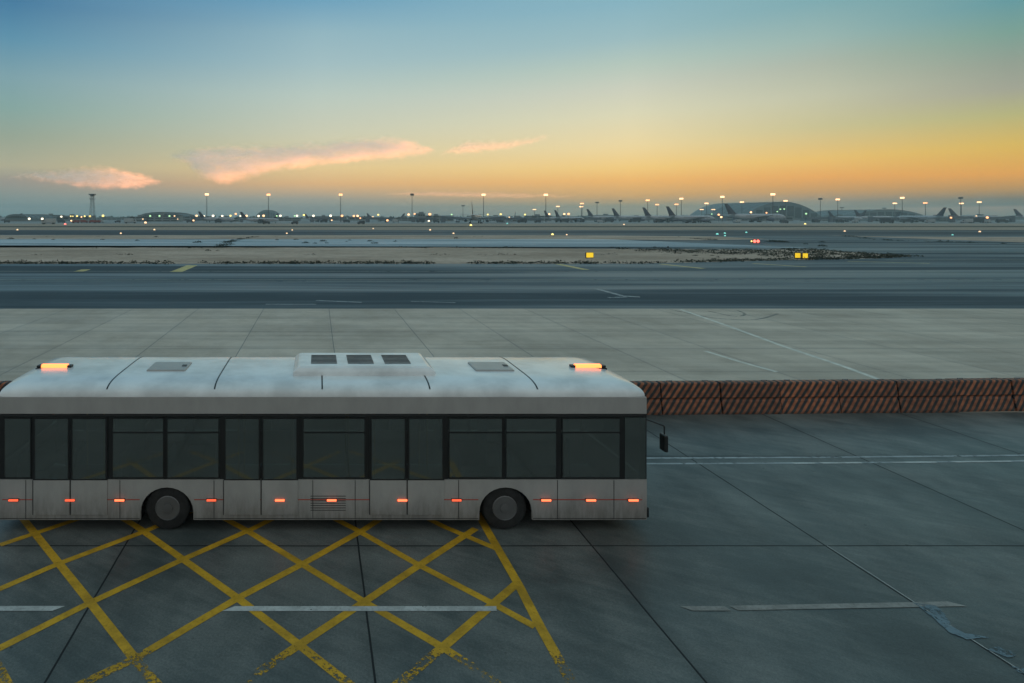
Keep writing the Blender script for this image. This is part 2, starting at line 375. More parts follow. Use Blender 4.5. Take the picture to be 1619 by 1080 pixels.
for a, b, w in (((278, 430), (304, 419.5), 1.5), ((124, 429.5), (136, 426), 1.2), ((882, 417.5), (927, 426.5), .9), ((1044, 417.5), (1112, 424.5), .9), ((1190, 416.5), (1275, 422), .7), ((1340, 413), (1470, 416.5), .6)):
    wb = MB(); seg(wb, gp(*a), gp(*b), w, 0); struct('yellow_taxiway_marking', wb, M['taxiyellow'])
wb = MB()
for y, x0, x1, w in ((429, -600, 1500, .35), (442, -300, 1900, .28), (444.5, -300, 1900, .2), (411, 1400, 2200, .5), (399, 1380, 2200, .5)):
    seg(wb, gp(x0, y), gp(x1, y), w, 0)
struct('faded_taxiway_lines', wb, M['taxifaint'])
wb = MB()
for a, b, w in (((943, 456.5), (985, 468), .45), ((985, 468), (1012, 469.5), .6), ((962, 470.5), (990, 469.5), .35), ((500, 475), (572, 478), .3), ((420, 481), (500, 481), .25), ((650, 476.5), (720, 478.5), .2)):
    wb = MB(); seg(wb, gp(*a), gp(*b), w, 0); struct('white_taxiway_scuff', wb, M['faint'])
M['tyremark'] = wornpaint('tyre_rubber_mark', (.17, .17, .15), .47, None, 2.0)
def arc_mark(pts, w, mat='tyremark', name='tyre_mark'):
    mb = MB(); P_ = [gp(*p) for p in pts]; n = 24; Q = []
    for i in range(n + 1):
        t = i / n * (len(P_) - 1); k = min(int(t), len(P_) - 2); f = t - k; p0 = P_[max(k - 1, 0)]; p1, p2 = P_[k], P_[k + 1]; p3 = P_[min(k + 2, len(P_) - 1)]
        Q.append(.5 * ((2 * p1) + (p2 - p0) * f + (2 * p0 - 5 * p1 + 4 * p2 - p3) * f * f + (3 * p1 - p0 - 3 * p2 + p3) * f ** 3))
    L_, R_ = [], []
    for i, q in enumerate(Q):
        d = (Q[min(i + 1, n)] - Q[max(i - 1, 0)]).normalized(); nn = Vector((-d.y, d.x, 0)) * w / 2; L_.append(q + nn); R_.append(q - nn)
    strip(mb, L_, R_, .0022); struct(name, mb, M[mat])
for pts in (((1120, 492), (1160, 500), (1178, 497), (1165, 490.5)), ((1060, 489.5), (1130, 503), (1195, 505), (1230, 496))): arc_mark(pts, .18)
# rainwater at the lower right, its sky reflection painted as pale bluish colour
pm = Mat('puddle_water'); pm.P(Base_Color=(.02, .03, .035, 1), Roughness=.04); pm.b.inputs['Specular IOR Level'].default_value = .6
def blob(pts, z, name, mat, sub=5, amp=.04):
    out = []
    n = len(pts)
    for i in range(n):
        a, b = Vector(pts[i]), Vector(pts[(i + 1) % n])
        for k in range(sub):
            q = a.lerp(b, k / sub); out.append((q.x + amp * noise.noise(Vector((q.x * 5, q.y * 5, 1))), q.y + amp * noise.noise(Vector((q.x * 5, q.y * 5, 9)))))
    return struct(name, MB().sheet(out, z), mat)
M['puddle'] = wornpaint('puddle_reflection_tone', (.13, .19, .225), .50, None, 9)  # reflected sky of the puddles put into a flat colour
blob([gp(*p)[:2] for p in ((1445, 955), (1480, 958), (1496, 972), (1503, 990), (1525, 1002), (1570, 1009), (1528, 1013), (1500, 1000), (1478, 980))], .0095, 'puddle_reflection', M['puddle'])
blob([gp(*p)[:2] for p in ((1562, 1028), (1580, 1024), (1612, 1034), (1590, 1040))], .0095, 'puddle_reflection', M['puddle'])
blob([gp(*p)[:2] for p in ((1597, 1053), (1640, 1060), (1650, 1075), (1612, 1064))], .0095, 'puddle_reflection', M['puddle'])

# ------------------------------------------------------------------ striped barrier
bmt = Mat('striped_barrier_paint'); o = bmt.obj(); s = bmt.n('ShaderNodeSeparateXYZ', {0: o})
w = bmt.noise(3, detail=3); t = bmt.math('ADD', bmt.math('SUBTRACT', s.outputs[0], bmt.math('MULTIPLY', s.outputs[2], .78)), bmt.math('MULTIPLY', w, .03))
fr = bmt.math('FRACT', bmt.math('DIVIDE', bmt.math('ADD', t, 50), .2275))
sm = bmt.math('MULTIPLY', bmt.ramp(fr, .0, .03), bmt.ramp(fr, .49, .52, 1, 0))
dirt = bmt.noise(5, detail=7, rough=.7, seed=3); chips = bmt.ramp(bmt.noise(22, detail=4, rough=.7, seed=6), .62, .68)
lowd = bmt.ramp(s.outputs[2], .0, .22, .65, 0)
orange = bmt.mix(bmt.ramp(dirt, .35, .7), (.20, .06, .024), (.48, .155, .062)); black = bmt.mix(bmt.ramp(dirt, .3, .7), (.006, .009, .012), (.020, .025, .028))
col = bmt.mix(sm, black, orange); col = bmt.mix(bmt.math('MULTIPLY', chips, .6), col, (.14, .14, .13))
rnd_ = bmt.n('ShaderNodeObjectInfo').outputs['Random']; col = bmt.mul(col, bmt.ramp(rnd_, 0, 1, .72, 1.12, False))
col = bmt.mix(bmt.math('MULTIPLY', lowd, bmt.ramp(dirt, .4, .6)), col, (.07, .07, .065))
bmt.P(Base_Color=col, Roughness=.6); bmt.bump(dirt, .3, .01); M['barrier'] = bmt.m
M['rubber'] = paint('black_rubber', (.012, .012, .013), .7); M['steel'] = paint('dull_steel', (.25, .26, .27), .4, .8)
L = 2.06
prof = [(-.31, 0), (-.31, .10), (-.24, .42), (-.21, .47), (-.205, .52), (-.235, .56), (-.17, 1.00), (-.13, 1.04), (.13, 1.04), (.17, 1.00), (.235, .56), (.205, .52), (.21, .47), (.24, .42), (.31, .10), (.31, 0)]
def barrier_proto():
    r = empty('striped_barrier')
    b = MB(); b.prism(prof, 'x', -L / 2 + .018, L / 2 - .018); b.build('barrier_body', M['barrier'], r, bevel=.012)
    k = MB(); k.box(L / 2 - .03, L / 2 + .03, -.07, .07, .14, .86); k.build('joint_key', M['rubber'], r)
    for sx in (-.62, .62):
        h = MB(); h.tube((sx - .09, 0, 1.038), (sx - .09, 0, 1.075), .012); h.tube((sx + .09, 0, 1.038), (sx + .09, 0, 1.075), .012); h.tube((sx - .1, 0, 1.075), (sx + .1, 0, 1.075), .012); h.build('lifting_loop', M['steel'], r)
    return r
bp = barrier_proto()
BX0 = wx(1141, 20.7) + L / 2 - 14 * L + .03
words = 'first second third fourth fifth sixth seventh eighth ninth tenth eleventh twelfth thirteenth fourteenth fifteenth sixteenth seventeenth eighteenth nineteenth twentieth'.split()
nb = 21
for i in range(nb):
    o = bp if i == 0 else copy_tree(bp)
    x = BX0 + i * L; o.location = (x, BY + bow(x) * 1.1 + random.uniform(-.035, .035), 0); o.rotation_euler = (0, 0, R(random.uniform(-1.1, 1.1)) + (2 * .0011 * 1.1 * max(0, x - 6)))
    k = i - 13
    if k > 0: lab = f"orange and black striped road barrier, {words[k - 1]} beyond the front of the bus"
    elif k == 0: lab = "orange and black striped road barrier just at the front of the bus"
    elif i < 4: lab = f"orange and black striped road barrier, {words[i]} from the row end by the bus tail"
    else: lab = f"orange and black striped road barrier hidden by the bus, {words[-k - 1]} behind its front"
    tag(o, lab, 'barrier', 'striped barriers along the service road')

# ------------------------------------------------------------------ airport bus
M['buswhite'] = paint('bus_white_enamel', (.74, .76, .76), .2, 0, .22, 1.1)
M['busgrey'] = paint('bus_silver_grey_paint', (.34, .33, .315), .38, 0, .12, 1.5)
def grimy(name, c):
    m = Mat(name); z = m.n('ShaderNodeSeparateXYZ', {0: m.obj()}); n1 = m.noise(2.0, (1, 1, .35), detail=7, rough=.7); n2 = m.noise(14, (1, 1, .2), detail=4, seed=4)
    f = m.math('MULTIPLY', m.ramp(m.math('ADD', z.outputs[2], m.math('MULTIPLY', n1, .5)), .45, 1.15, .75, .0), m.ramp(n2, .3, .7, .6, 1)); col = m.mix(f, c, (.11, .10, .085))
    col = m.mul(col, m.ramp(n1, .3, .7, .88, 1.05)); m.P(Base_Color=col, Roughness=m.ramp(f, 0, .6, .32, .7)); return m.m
M['busgrey'] = grimy('bus_silver_grey_grimy', (.36, .35, .335))
M['trim'] = paint('bus_black_trim', (.010, .011, .012), .35)
gm = Mat('tinted_bus_glass'); gm.t.nodes.remove(gm.b)
tr = gm.n('ShaderNodeBsdfTransparent', {0: (.42, .50, .48, 1)}); gl = gm.n('ShaderNodeBsdfGlossy', {0: (.9, .95, .95, 1), 1: .04}); fr_ = gm.n('ShaderNodeFresnel', {0: 1.55})
df = gm.n('ShaderNodeBsdfDiffuse', {0: (.17, .21, .20, 1)}); a1 = gm.n('ShaderNodeMixShader', {0: .26, 1: tr.outputs[0], 2: df.outputs[0]})
ms = gm.n('ShaderNodeMixShader', {0: gm.math('ADD', fr_.outputs[0], .05), 1: a1.outputs[0], 2: gl.outputs[0]}); gm.t.links.new(ms.outputs[0], gm.out.inputs[0]); M['glass'] = gm.m
M['amber'] = emit('amber_beacon_lit', (1, .20, .05), 3.4, (.6, .15, .02))
M['marker'] = emit('red_marker_lit', (1, .13, .05), 3.2, (.5, .05, .02)); M['markerdim'] = emit('red_marker_dim', (1, .12, .05), 1.3, (.5, .05, .02))
M['redstreak'] = paint('red_light_streak_paint', (.42, .05, .025), .3)  # colour for the painted light streak along the skirt
M['tyre'] = paint('tyre_rubber', (.014, .014, .014), .85); M['rim'] = paint('wheel_rim_metal', (.16, .16, .16), .45, .6)
M['seatcloth'] = paint('blue_seat_fabric', (.03, .05, .11), .9); M['floor'] = paint('bus_floor_vinyl', (.10, .10, .10), .6); M['rail'] = paint('yellow_handrail', (.5, .33, .03), .35)
M['lampglass'] = emit('headlamp_lens', (1, .93, .8), 1.5)
BL, BW = 13.8, 3.0
bus = empty('airport_bus', (.10, 14.5, 0))
tag(bus, 'long white and grey apron bus with dark windows beside the striped barrier', 'bus')
hw, hl = BW / 2, BL / 2
wheels_u = (3.9, -3.3)
def skirt_outline():
    pts = [(-hl, 1.11), (-hl, .30), (-hl + .05, .25)]
    for wu in sorted(wheels_u):
        for k in range(13):
            a = math.pi - math.pi * k / 12; pts.append((wu + .56 * math.cos(a), .42 + .52 * max(0, math.sin(a)) if 0 < k < 12 else .25))
    pts += [(hl - .05, .25), (hl, .30), (hl, 1.11)]; return pts
body = MB()
for sgn in (-1, 1):
    y0, y1 = (-hw, -hw + .06) if sgn < 0 else (hw - .06, hw)
    pts = skirt_outline()                                   # triangulate safely: vertical strips
    xs = sorted({round(p[0], 4) for p in pts} | {-hl, hl})
    def low(x):
        for wu in wheels_u:
            if abs(x - wu) < .56: return .42 + .52 * math.sqrt(max(0, 1 - ((x - wu) / .56) ** 2))
        return .25
    ring = []
    xx = [-hl]
    for wu in sorted(wheels_u): xx += [wu - .561] + [wu + .56 * math.cos(math.pi - math.pi * k / 14) for k in range(15)] + [wu + .561]
    xx.append(hl)
    for a, b in zip(xx, xx[1:]):
        la, lb = (low(a), low(b))
        if abs(a - b) < .002: continue
        if any(abs(a - (wu - .56)) < .002 or abs(b - (wu + .56)) < .002 for wu in wheels_u): la, lb = max(la, .42) if abs(a - b) < .3 else la, max(lb, .42) if abs(a - b) < .3 else lb
        body.add([(a, y0, la), (b, y0, lb), (b, y0, 1.11), (a, y0, 1.11), (a, y1, la), (b, y1, lb), (b, y1, 1.11), (a, y1, 1.11)], [(0, 1, 2, 3), (4, 7, 6, 5), (0, 4, 5, 1), (3, 2, 6, 7)] + ([(0, 3, 7, 4)] if a == -hl else []) + ([(1, 5, 6, 2)] if b == hl else []))

body.box(-hl, -hl + .07, -hw + .061, hw - .061, .361, 1.11); body.box(hl - .07, hl, -hw + .061, hw - .061, .361, 1.11)
bo = body.build('skirt', M['busgrey'], bus)
MB().box(-2.6, 3.2, -1.25, 1.25, .16, .298).build('underbody_shade_box', M['trim'], bus); MB().box(-6.6, -4.0, -1.3, 1.3, .17, .298).build('underbody_shade_box', M['trim'], bus); MB().box(4.6, 6.6, -1.3, 1.3, .18, .298).build('underbody_shade_box', M['trim'], bus)  # dark boxes added below the floor to deepen the shadow under the bus
ub = MB()
for sgn in (-1, 1):
    y0, y1 = (-hw, -hw + .06) if sgn < 0 else (hw - .06, hw)
    ub.box(-hl, hl, y0, y1, 2.50, 2.86)
ub.box(-hl, -hl + .07, -hw + .061, hw - .061, 2.50, 2.86); ub.box(hl - .07, hl, -hw + .061, hw - .061, 2.50, 2.86)
ub.build('upper_band', M['busgrey'], bus, bevel=.01)
rings = []
nseg = 22
for u, sc, dz in ((-hl + .01, .965, -.10), (-hl + .10, .99, -.03), (-hl + .35, 1, 0), (hl - .45, 1, 0), (hl - .15, .985, -.04), (hl - .01, .955, -.12)):
    ring = []
    for i in range(nseg + 1):
        a = math.pi * i / nseg; cx, sz = math.cos(a), math.sin(a)
        yy = hw * sc * math.copysign(abs(cx) ** .42, cx); zt = 2.862 + (.27 + dz) * abs(sz) ** .72
        ring.append((u, yy, zt))
    rings.append(ring)
rf = MB(); rf.loft(rings); roof = rf.build('roof', M['buswhite'], bus, smooth=True)
for u in (-4.6, -2.3, 0.0, 2.3, 4.6):
    pts = []; sm_ = MB()
    for i in range(3, nseg - 2):
        a = math.pi * i / nseg; yy = hw * math.copysign(abs(math.cos(a)) ** .42, math.cos(a)); zt = 2.862 + .27 * abs(math.sin(a)) ** .72 + .001; pts.append((yy, zt))
    for p, q in zip(pts, pts[1:]): sm_.add([(u - .015, p[0], p[1] - .002), (u + .015, p[0], p[1] - .002), (u + .015, p[0], p[1] + .004), (u - .015, p[0], p[1] + .004), (u - .015, q[0], q[1] - .002), (u + .015, q[0], q[1] - .002), (u + .015, q[0], q[1] + .004), (u - .015, q[0], q[1] + .004)], [(0, 1, 2, 3), (3, 2, 6, 7), (0, 3, 7, 4), (1, 5, 6, 2)])
    sm_.build('seam', M['trim'], roof)
gut = MB()
for sgn in (-1, 1): gut.box(-hl + .05, hl - .05, min(sgn * (hw + .001), sgn * (hw + .035)), max(sgn * (hw + .001), sgn * (hw + .035)), 2.445, 2.495)
gut.build('gutter', M['trim'], bus, bevel=.008)
doors = [(1.0, 2.6), (-2.1, -.5), (-6.15, -4.55)]
wins = [(-4.48, -3.35), (-3.32, -2.17), (-.43, .93), (2.67, 3.85), (3.88, 5.0), (5.08, 6.35)]
edges = sorted({-hl + .05, hl - .05, *[e for d in doors for e in d], *[e for w_ in wins for e in w_], -6.7})
for sgn in (-1, 1):
    a, b = (-hw + .01, -hw + .06) if sgn < 0 else (hw - .06, hw - .01)
    for x0, x1 in ((-hl, -hl + .14), (-6.2, -6.13), (-4.56, -4.46), (-3.37, -3.31), (-2.18, -2.08), (-.52, -.42), (.92, 1.02), (2.58, 2.68), (3.83, 3.89), (4.99, 5.09), (6.34, 6.44), (hl - .14, hl)): MB().box(x0, x1, a, b, 1.111, 2.50).build('window_pillar', M['trim'], bus)
def pane(x0, x1, sgn, name='window', z0=1.13, z1=2.43, par=None, off=0.0):
    a, b = sorted((sgn * (hw - .004 + off), sgn * (hw + .008 + off)))
    return MB().box(x0 + .012, x1 - .012, a, b, z0, z1).build(name, M['glass'], par or bus)
for sgn in (-1, 1):
    for x0, x1 in wins + [(-6.78, -6.17)]:
        pw = pane(x0, x1, sgn)
        fr2 = MB(); a, b = sorted((sgn * (hw + .009), sgn * (hw + .014))); fr2.box(x0 + .014, x0 + .034, a, b, 1.13, 2.43); fr2.box(x1 - .034, x1 - .014, a, b, 1.13, 2.43)
        fr2.box(x0 + .0345, x1 - .0345, a, b, 1.13, 1.16); fr2.box(x0 + .0345, x1 - .0345, a, b, 2.40, 2.43)
        if x1 - x0 > 1: fr2.box(x0 + .0345, x1 - .0345, a, b, 2.095, 2.125)
        fr2.build('window_frame', M['trim'], pw)
    pane(6.42, 6.88, sgn, 'quarter_window')
    for x0, x1 in doors:
        xm = (x0 + x1) / 2
        for a0, a1_ in ((x0, xm), (xm, x1)):
            a, b = sorted((sgn * (hw + .001), sgn * (hw + .022)))
            d = MB(); d.box(a0 + .015, a1_ - .015, a, b, .36, 1.10); dl = d.build('door', M['busgrey'], bus, bevel=.006)
            a, b = sorted((sgn * (hw + .002), sgn * (hw + .018)))
            MB().box(a0 + .05, a1_ - .05, a, b, 1.13, 2.40).build('door_glass', M['glass'], dl)
            fm = MB(); a, b = sorted((sgn * (hw + .0), sgn * (hw + .024)))
            for q0, q1, r0, r1 in ((a0 + .008, a0 + .05, 1.102, 2.44), (a1_ - .05, a1_ - .008, 1.102, 2.44), (a0 + .051, a1_ - .051, 1.102, 1.129), (a0 + .051, a1_ - .051, 2.401, 2.44)): fm.box(q0, q1, a, b, r0, r1)
            fm.build('door_frame', M['trim'], dl)
            MB().box(a0 + .001, a0 + .013, a, b, .37, 1.10).build('door_seal', M['rubber'], dl)
# panel seams, vents and flaps on the skirt
for sgn in (-1, 1):
    ps = MB(); a, b = sorted((sgn * (hw + .0005), sgn * (hw + .004)))
    for u in (-6.3, -4.3, -2.3, -.2, .7, 2.9, 5.0, 6.2): ps.box(u - .006, u + .006, a, b, .27, 1.10)
    for x0, x1 in ((-hl + .02, -3.88), (-2.72, 3.32), (4.48, hl - .02)): ps.box(x0, x1, a, b, .275, .287)
    for k in range(7): ps.box(-.25 - .0, .5, a, b, .45 + k * .05, .462 + k * .05)
    ps.build('panel_seam', M['trim'], bo)
rt = MB(); ml = []
for x0, x1 in ((-hl + .1, -3.88), (-2.72, 3.32), (4.48, hl - .1)): MB().box(x0, x1, -hw - .0035, -hw - .0008, .672, .690).build('light_streak_strip', M['redstreak'], bus)  # invented stripe standing in for the red light streak of the side lamps
for sgn in (-1, 1):
    for u in (-6.55, -5.35, -4.3, -2.35, -.9, .2, 1.7, 2.85, 4.75, 5.7, 6.6):
        a, b = sorted((sgn * (hw + .024), sgn * (hw + .045)))
        ax = MB().box(u - .11, u + .11, *sorted((sgn * (hw + .001), sgn * (hw + .0235))), .655, .707).build('side_marker', M['trim'], bus)
        MB().box(u - .10, u + .10, a, b, .663, .699).build('lens', M['markerdim' if int(u * 10) % 3 == 1 else 'marker'], ax)
for wu in wheels_u:
    for sgn in (-1, 1):
        w_ = MB(); yc = sgn * (hw - .19)
        rr = [(.27, -.13), (.40, -.14), (.455, -.11), (.47, -.05), (.47, .05), (.455, .11), (.40, .14), (.27, .13)]
        w_.loft([[(wu + r * math.cos(2 * math.pi * i / 28), yc + d, .47 + r * math.sin(2 * math.pi * i / 28)) for i in range(28)] for r, d in rr])
        wo_ = w_.build('wheel', M['tyre'], bus, smooth=True)
        rm = MB(); rm.loft([[(wu + r * math.cos(2 * math.pi * i / 20), yc + sgn * d, .47 + r * math.sin(2 * math.pi * i / 20)) for i in range(20)] for r, d in ((.265, .131), (.25, .14), (.22, .10), (.12, .09), (.10, .15), (.02, .155))])
        for q in range(8):
            t = 2 * math.pi * q / 8; cx_, cz_ = wu + .165 * math.cos(t), .47 + .165 * math.sin(t); rm.tube((cx_, yc + sgn * .09, cz_), (cx_, yc + sgn * .125, cz_), .016, n=6)
        rm.build('rim', M['rim'], wo_, smooth=True)
        ar = MB(); a, b = sorted((sgn * (hw - .062), sgn * (hw - .50)))
        for k in range(14):
            t0, t1 = math.pi * k / 14, math.pi * (k + 1) / 14
            p = [(wu + .575 * math.cos(t), .42 + .53 * math.sin(t)) for t in (t0, t1)]; ar.add([(p[0][0], a, p[0][1]), (p[1][0], a, p[1][1]), (p[1][0], b, p[1][1]), (p[0][0], b, p[0][1])], [(0, 1, 2, 3)])
        ar.build('wheel_arch', M['rubber'], bus); a, b = sorted((sgn * (hw - .50), sgn * (hw - .54))); MB().box(wu - .62, wu + .62, a, b, .17, .97).build('wheel_well', M['rubber'], bus)
# roof equipment
ac = MB(); ac.loft([[(.95 + sx * (1.6 - t), sy * (.78 - t * .6), z) for sx, sy in ((-1, -1), (1, -1), (1, 1), (-1, 1))] for t, z in ((0, 3.09), (0, 3.22), (.10, 3.30), (.16, 3.315))])
aco = ac.build('air_conditioner', M['buswhite'], bus, bevel=.02)
g_ = MB()
for k in range(3):
    for j in range(7): g_.box(-.25 + k * .85, .35 + k * .85, -.42 + j * .13, -.37 + j * .13, 3.316, 3.328)
g_.build('grille', M['trim'], aco)
for u in (-3.6, 4.0):
    hp = MB().box(u - .45, u + .45, -.40, .40, 3.09, 3.165).build('roof_hatch', M['busgrey'], bus, bevel=.03)
    MB().box(u + .30, u + .40, -.06, .06, 3.166, 3.18).build('latch', M['trim'], hp)
lg = MB(); lg.box(-6.5, -2.0, -1.02, -.98, 3.055, 3.075)
for u in (-6.32, 6.30):
    bb = MB(); bb.box(u - .42, u + .42, -.11, .11, 3.085, 3.13); bo_ = bb.build('beacon', M['trim'], bus, bevel=.01)
    MB().box(u - .41, u - .305, -.075, .075, 3.131, 3.185).build('end_cap', M['trim'], bo_, bevel=.015); MB().box(u + .305, u + .41, -.075, .075, 3.131, 3.185).build('end_cap', M['trim'], bo_, bevel=.015)
    lb = MB(); lb.prism([(-.075, 3.131), (.075, 3.131), (.07, 3.18), (.04, 3.20), (-.04, 3.20), (-.07, 3.18)], 'x', u - .30, u + .30)
    lb.build('lamp', M['amber'], bo_)
# ends, mirrors, lamps
ws = MB().add([(hl + .012, -hw + .07, 1.13), (hl + .012, hw - .07, 1.13), (hl - .02, hw - .1, 2.47), (hl - .02, -hw + .1, 2.47), (hl, -hw + .07, 1.13), (hl, hw - .07, 1.13), (hl - .035, hw - .1, 2.47), (hl - .035, -hw + .1, 2.47)], [(0, 1, 2, 3), (4, 7, 6, 5), (0, 4, 5, 1), (3, 2, 6, 7), (0, 3, 7, 4), (1, 5, 6, 2)]).build('windscreen', M['glass'], bus)
MB().box(-hl - .012, -hl, -1.2, 1.2, 1.4, 2.42).build('rear_window', M['glass'], bus)
MB().box(-hl + .001, -hl + .05, -hw + .15, hw - .15, 1.111, 1.39).build('rear_panel', M['busgrey'], bus)
for sgn in (-1, 1):
    MB().box(hl + .001, hl + .03, sgn * 1.15 - .18, sgn * 1.15 + .18, .55, .72).build('headlight', M['lampglass'], bus, bevel=.01)
    MB().box(-hl - .03, -hl - .001, sgn * 1.25 - .1, sgn * 1.25 + .1, .6, 1.0).build('tail_light', M['marker'], bus, bevel=.01)
    mm = MB(); mm.tube((hl - .05, sgn * (hw - .02), 2.40), (hl + .28, sgn * (hw + .16), 2.30), .016); mm.tube((hl + .28, sgn * (hw + .16), 2.30), (hl + .28, sgn * (hw + .16), 2.12), .014)
    mo = mm.build('mirror_arm', M['trim'], bus); MB().box(hl + .23, hl + .31, sgn * (hw + .16) - .11, sgn * (hw + .16) + .11, 1.78, 2.13).build('mirror', M['trim'], mo, bevel=.025)
for x0, x1 in ((hl + .001, hl + .07), (-hl - .07, -hl - .001)): MB().box(x0, x1, -hw + .03, hw - .03, .28, .50).build('bumper', M['trim'], bus, bevel=.02)
# interior
MB().box(-hl + .08, hl - .08, -.95, .95, .361, .40).build('floor', M['floor'], bus)
MB().box(-hl + .09, hl - .09, -hw + .08, hw - .08, 2.56, 2.60).build('ceiling_panel', M['buswhite'], bus)
for u in (-6.3, -4.1, -3.1, 3.2, 4.3):
    for sgn in (-1, 1):
        st = MB(); yc = sgn * .95; st.box(u - .22, u + .22, yc - .38, yc + .38, .82, .92); st.box(u - .28, u - .21, yc - .38, yc + .38, .921, 1.55); st.box(u - .15, u + .15, yc - .1, yc + .1, .402, .819)
        st.build('seat', M['seatcloth'], bus, bevel=.02)
ds = MB(); ds.box(5.5, 6.0, -.95, -.45, .85, .97); ds.box(5.42, 5.5, -.95, -.45, .971, 1.75); ds.box(5.65, 5.85, -.8, -.6, .402, .849); ds.build('driver_seat', M['seatcloth'], bus, bevel=.02)
for u in (-5.35, -1.9, -.7, .6, 1.2, 2.4):
    for yy in (-.55, .55): MB().tube((u, yy, .402), (u, yy, 2.559), .018).build('handrail', M['rail'], bus, smooth=True)

# ------------------------------------------------------------------ label helper for the far field: each thing is named by its nearest landmark
LAND = [(146, 'the lattice tower'), (327, 'the first tall mast'), (424, 'the second tall mast'), (538, 'the third tall mast'), (651, 'the unlit tall mast'), (746, 'the tail-on jet'),
        (863, 'the mast over two fins'), (944, 'the thin unlit mast pair'), (1056, 'the darkest swept fin'), (1148, 'the tallest fin'), (1218, 'the arched hangar'), (1297, 'the unlit hangar mast'), (1405, 'the low domed hangar'), (1497, 'the crossed fins'), (1603, 'the last fin')]
def label_all(items, word, cat, group):
    """items: list of (px, object, look); the two sides are told apart by the sky: the glow of sunset or the blue dusk"""
    buck = {}
    for px, ob, look in items:
        lm = min(LAND, key=lambda l: abs(l[0] - px)); side = 'dusky' if px < lm[0] else 'sunset'
        buck.setdefault((look, lm[1], side), []).append((abs(px - lm[0]), ob))
    for (look, lm, side), lst in buck.items():
        lst.sort(key=lambda t: t[0])
        for i, (_, ob) in enumerate(lst):
            pos = f'on the {side} side of {lm}' if len(lst) == 1 else f'{words[i]} on the {side} side of {lm}'
            tag(ob, f'{look} {word} {pos}', cat, group)

# ------------------------------------------------------------------ vegetation
sc_m = Mat('dark_desert_scrub'); sc_m.P(Base_Color=sc_m.mix(sc_m.ramp(sc_m.noise(.9, detail=4), .35, .65), (.010, .016, .010), (.040, .046, .026)), Roughness=.9); M['scrub'] = sc_m.m
def clump(mb, x, y, r, h, n, rnd):
    for _ in range(n):
        a = rnd.uniform(0, 2 * math.pi); q = math.sqrt(rnd.random()); zz = h * (1 - q * q) * rnd.random(); s = rnd.uniform(.05, .13) * (.6 + h)
        c = Vector((x + r * q * math.cos(a), y + r * q * math.sin(a), zz + s * .4)); u = Vector((rnd.uniform(-1, 1), rnd.uniform(-1, 1), rnd.uniform(-.6, .6))).normalized() * s * 1.4; v = u.orthogonal().normalized() * s * rnd.uniform(.5, 1)
        v.rotate(Matrix.Rotation(rnd.uniform(0, 6.28), 3, u)); mb.add([c - u, c - v, c + u, c + v], [(0, 1, 2, 3)])
rnd = random.Random(3)
sc = MB()
for i, (x, fy, by) in enumerate(zip(*IS)):
    if x < -60 or x > 104: continue
    dens = .35 + .75 * noise.fractal(Vector((x * .09, 4, 0)), .7, 2, 3) * 1.6 + .25
    for _ in range(3):
        if rnd.random() < dens: clump(sc, x + rnd.uniform(-.7, .7), fy + rnd.uniform(.1, 1.6), rnd.uniform(.7, 1.7), rnd.uniform(.14, .48), 34, rnd)
    if x > 62:                                # the tip of the verge is overgrown
        for _ in range(int(13 * min(1, (x - 55) / 25))):
            t = rnd.random(); t = t if x > 76 else .45 + .55 * t
            clump(sc, x + rnd.uniform(-.7, .7), fy + (by - fy) * t, rnd.uniform(.6, 2.0), rnd.uniform(.12, .42), 26, rnd)
for _ in range(150):
    px = rnd.uniform(-40, 1100); py = rnd.choice((391.5, 391.5, 392.5, 403, 374.5)); 
    if noise.noise(Vector((px * .012, py, 0))) < .02: continue
    p = gp(px, py + rnd.uniform(-.5, .5)); clump(sc, p.x, p.y, rnd.uniform(.5, 1.6), rnd.uniform(.1, .4), 14, rnd)
for (a, b) in (((340, 392), (362, 386)), ((348, 389), (375, 379)), ((355, 384), (372, 381)), ((372, 379.5), (405, 374.5)), ((1225, 381), (1236, 383)), ((1213, 382), (1240, 383)), ((1090, 377), (1130, 379.5)), ((1400, 380), (1548, 384)), ((1330, 373), (1400, 380))):
    for k in range(26):
        p = gp(*a).lerp(gp(*b), rnd.random()); clump(sc, p.x + rnd.uniform(-1, 1), p.y + rnd.uniform(-1.5, 1.5), rnd.uniform(.4, 1.4), rnd.uniform(.1, .5), 14, rnd)
tag(sc.build('scrub', M['scrub']), 'low dark desert scrub growing along the edge of the sand verge', 'scrub', kind='stuff')
shr = []
protos = []
for k in range(4):
    mb = MB(); clump(mb, 0, 0, 1.0, .62, 90, rnd); protos.append(mb)
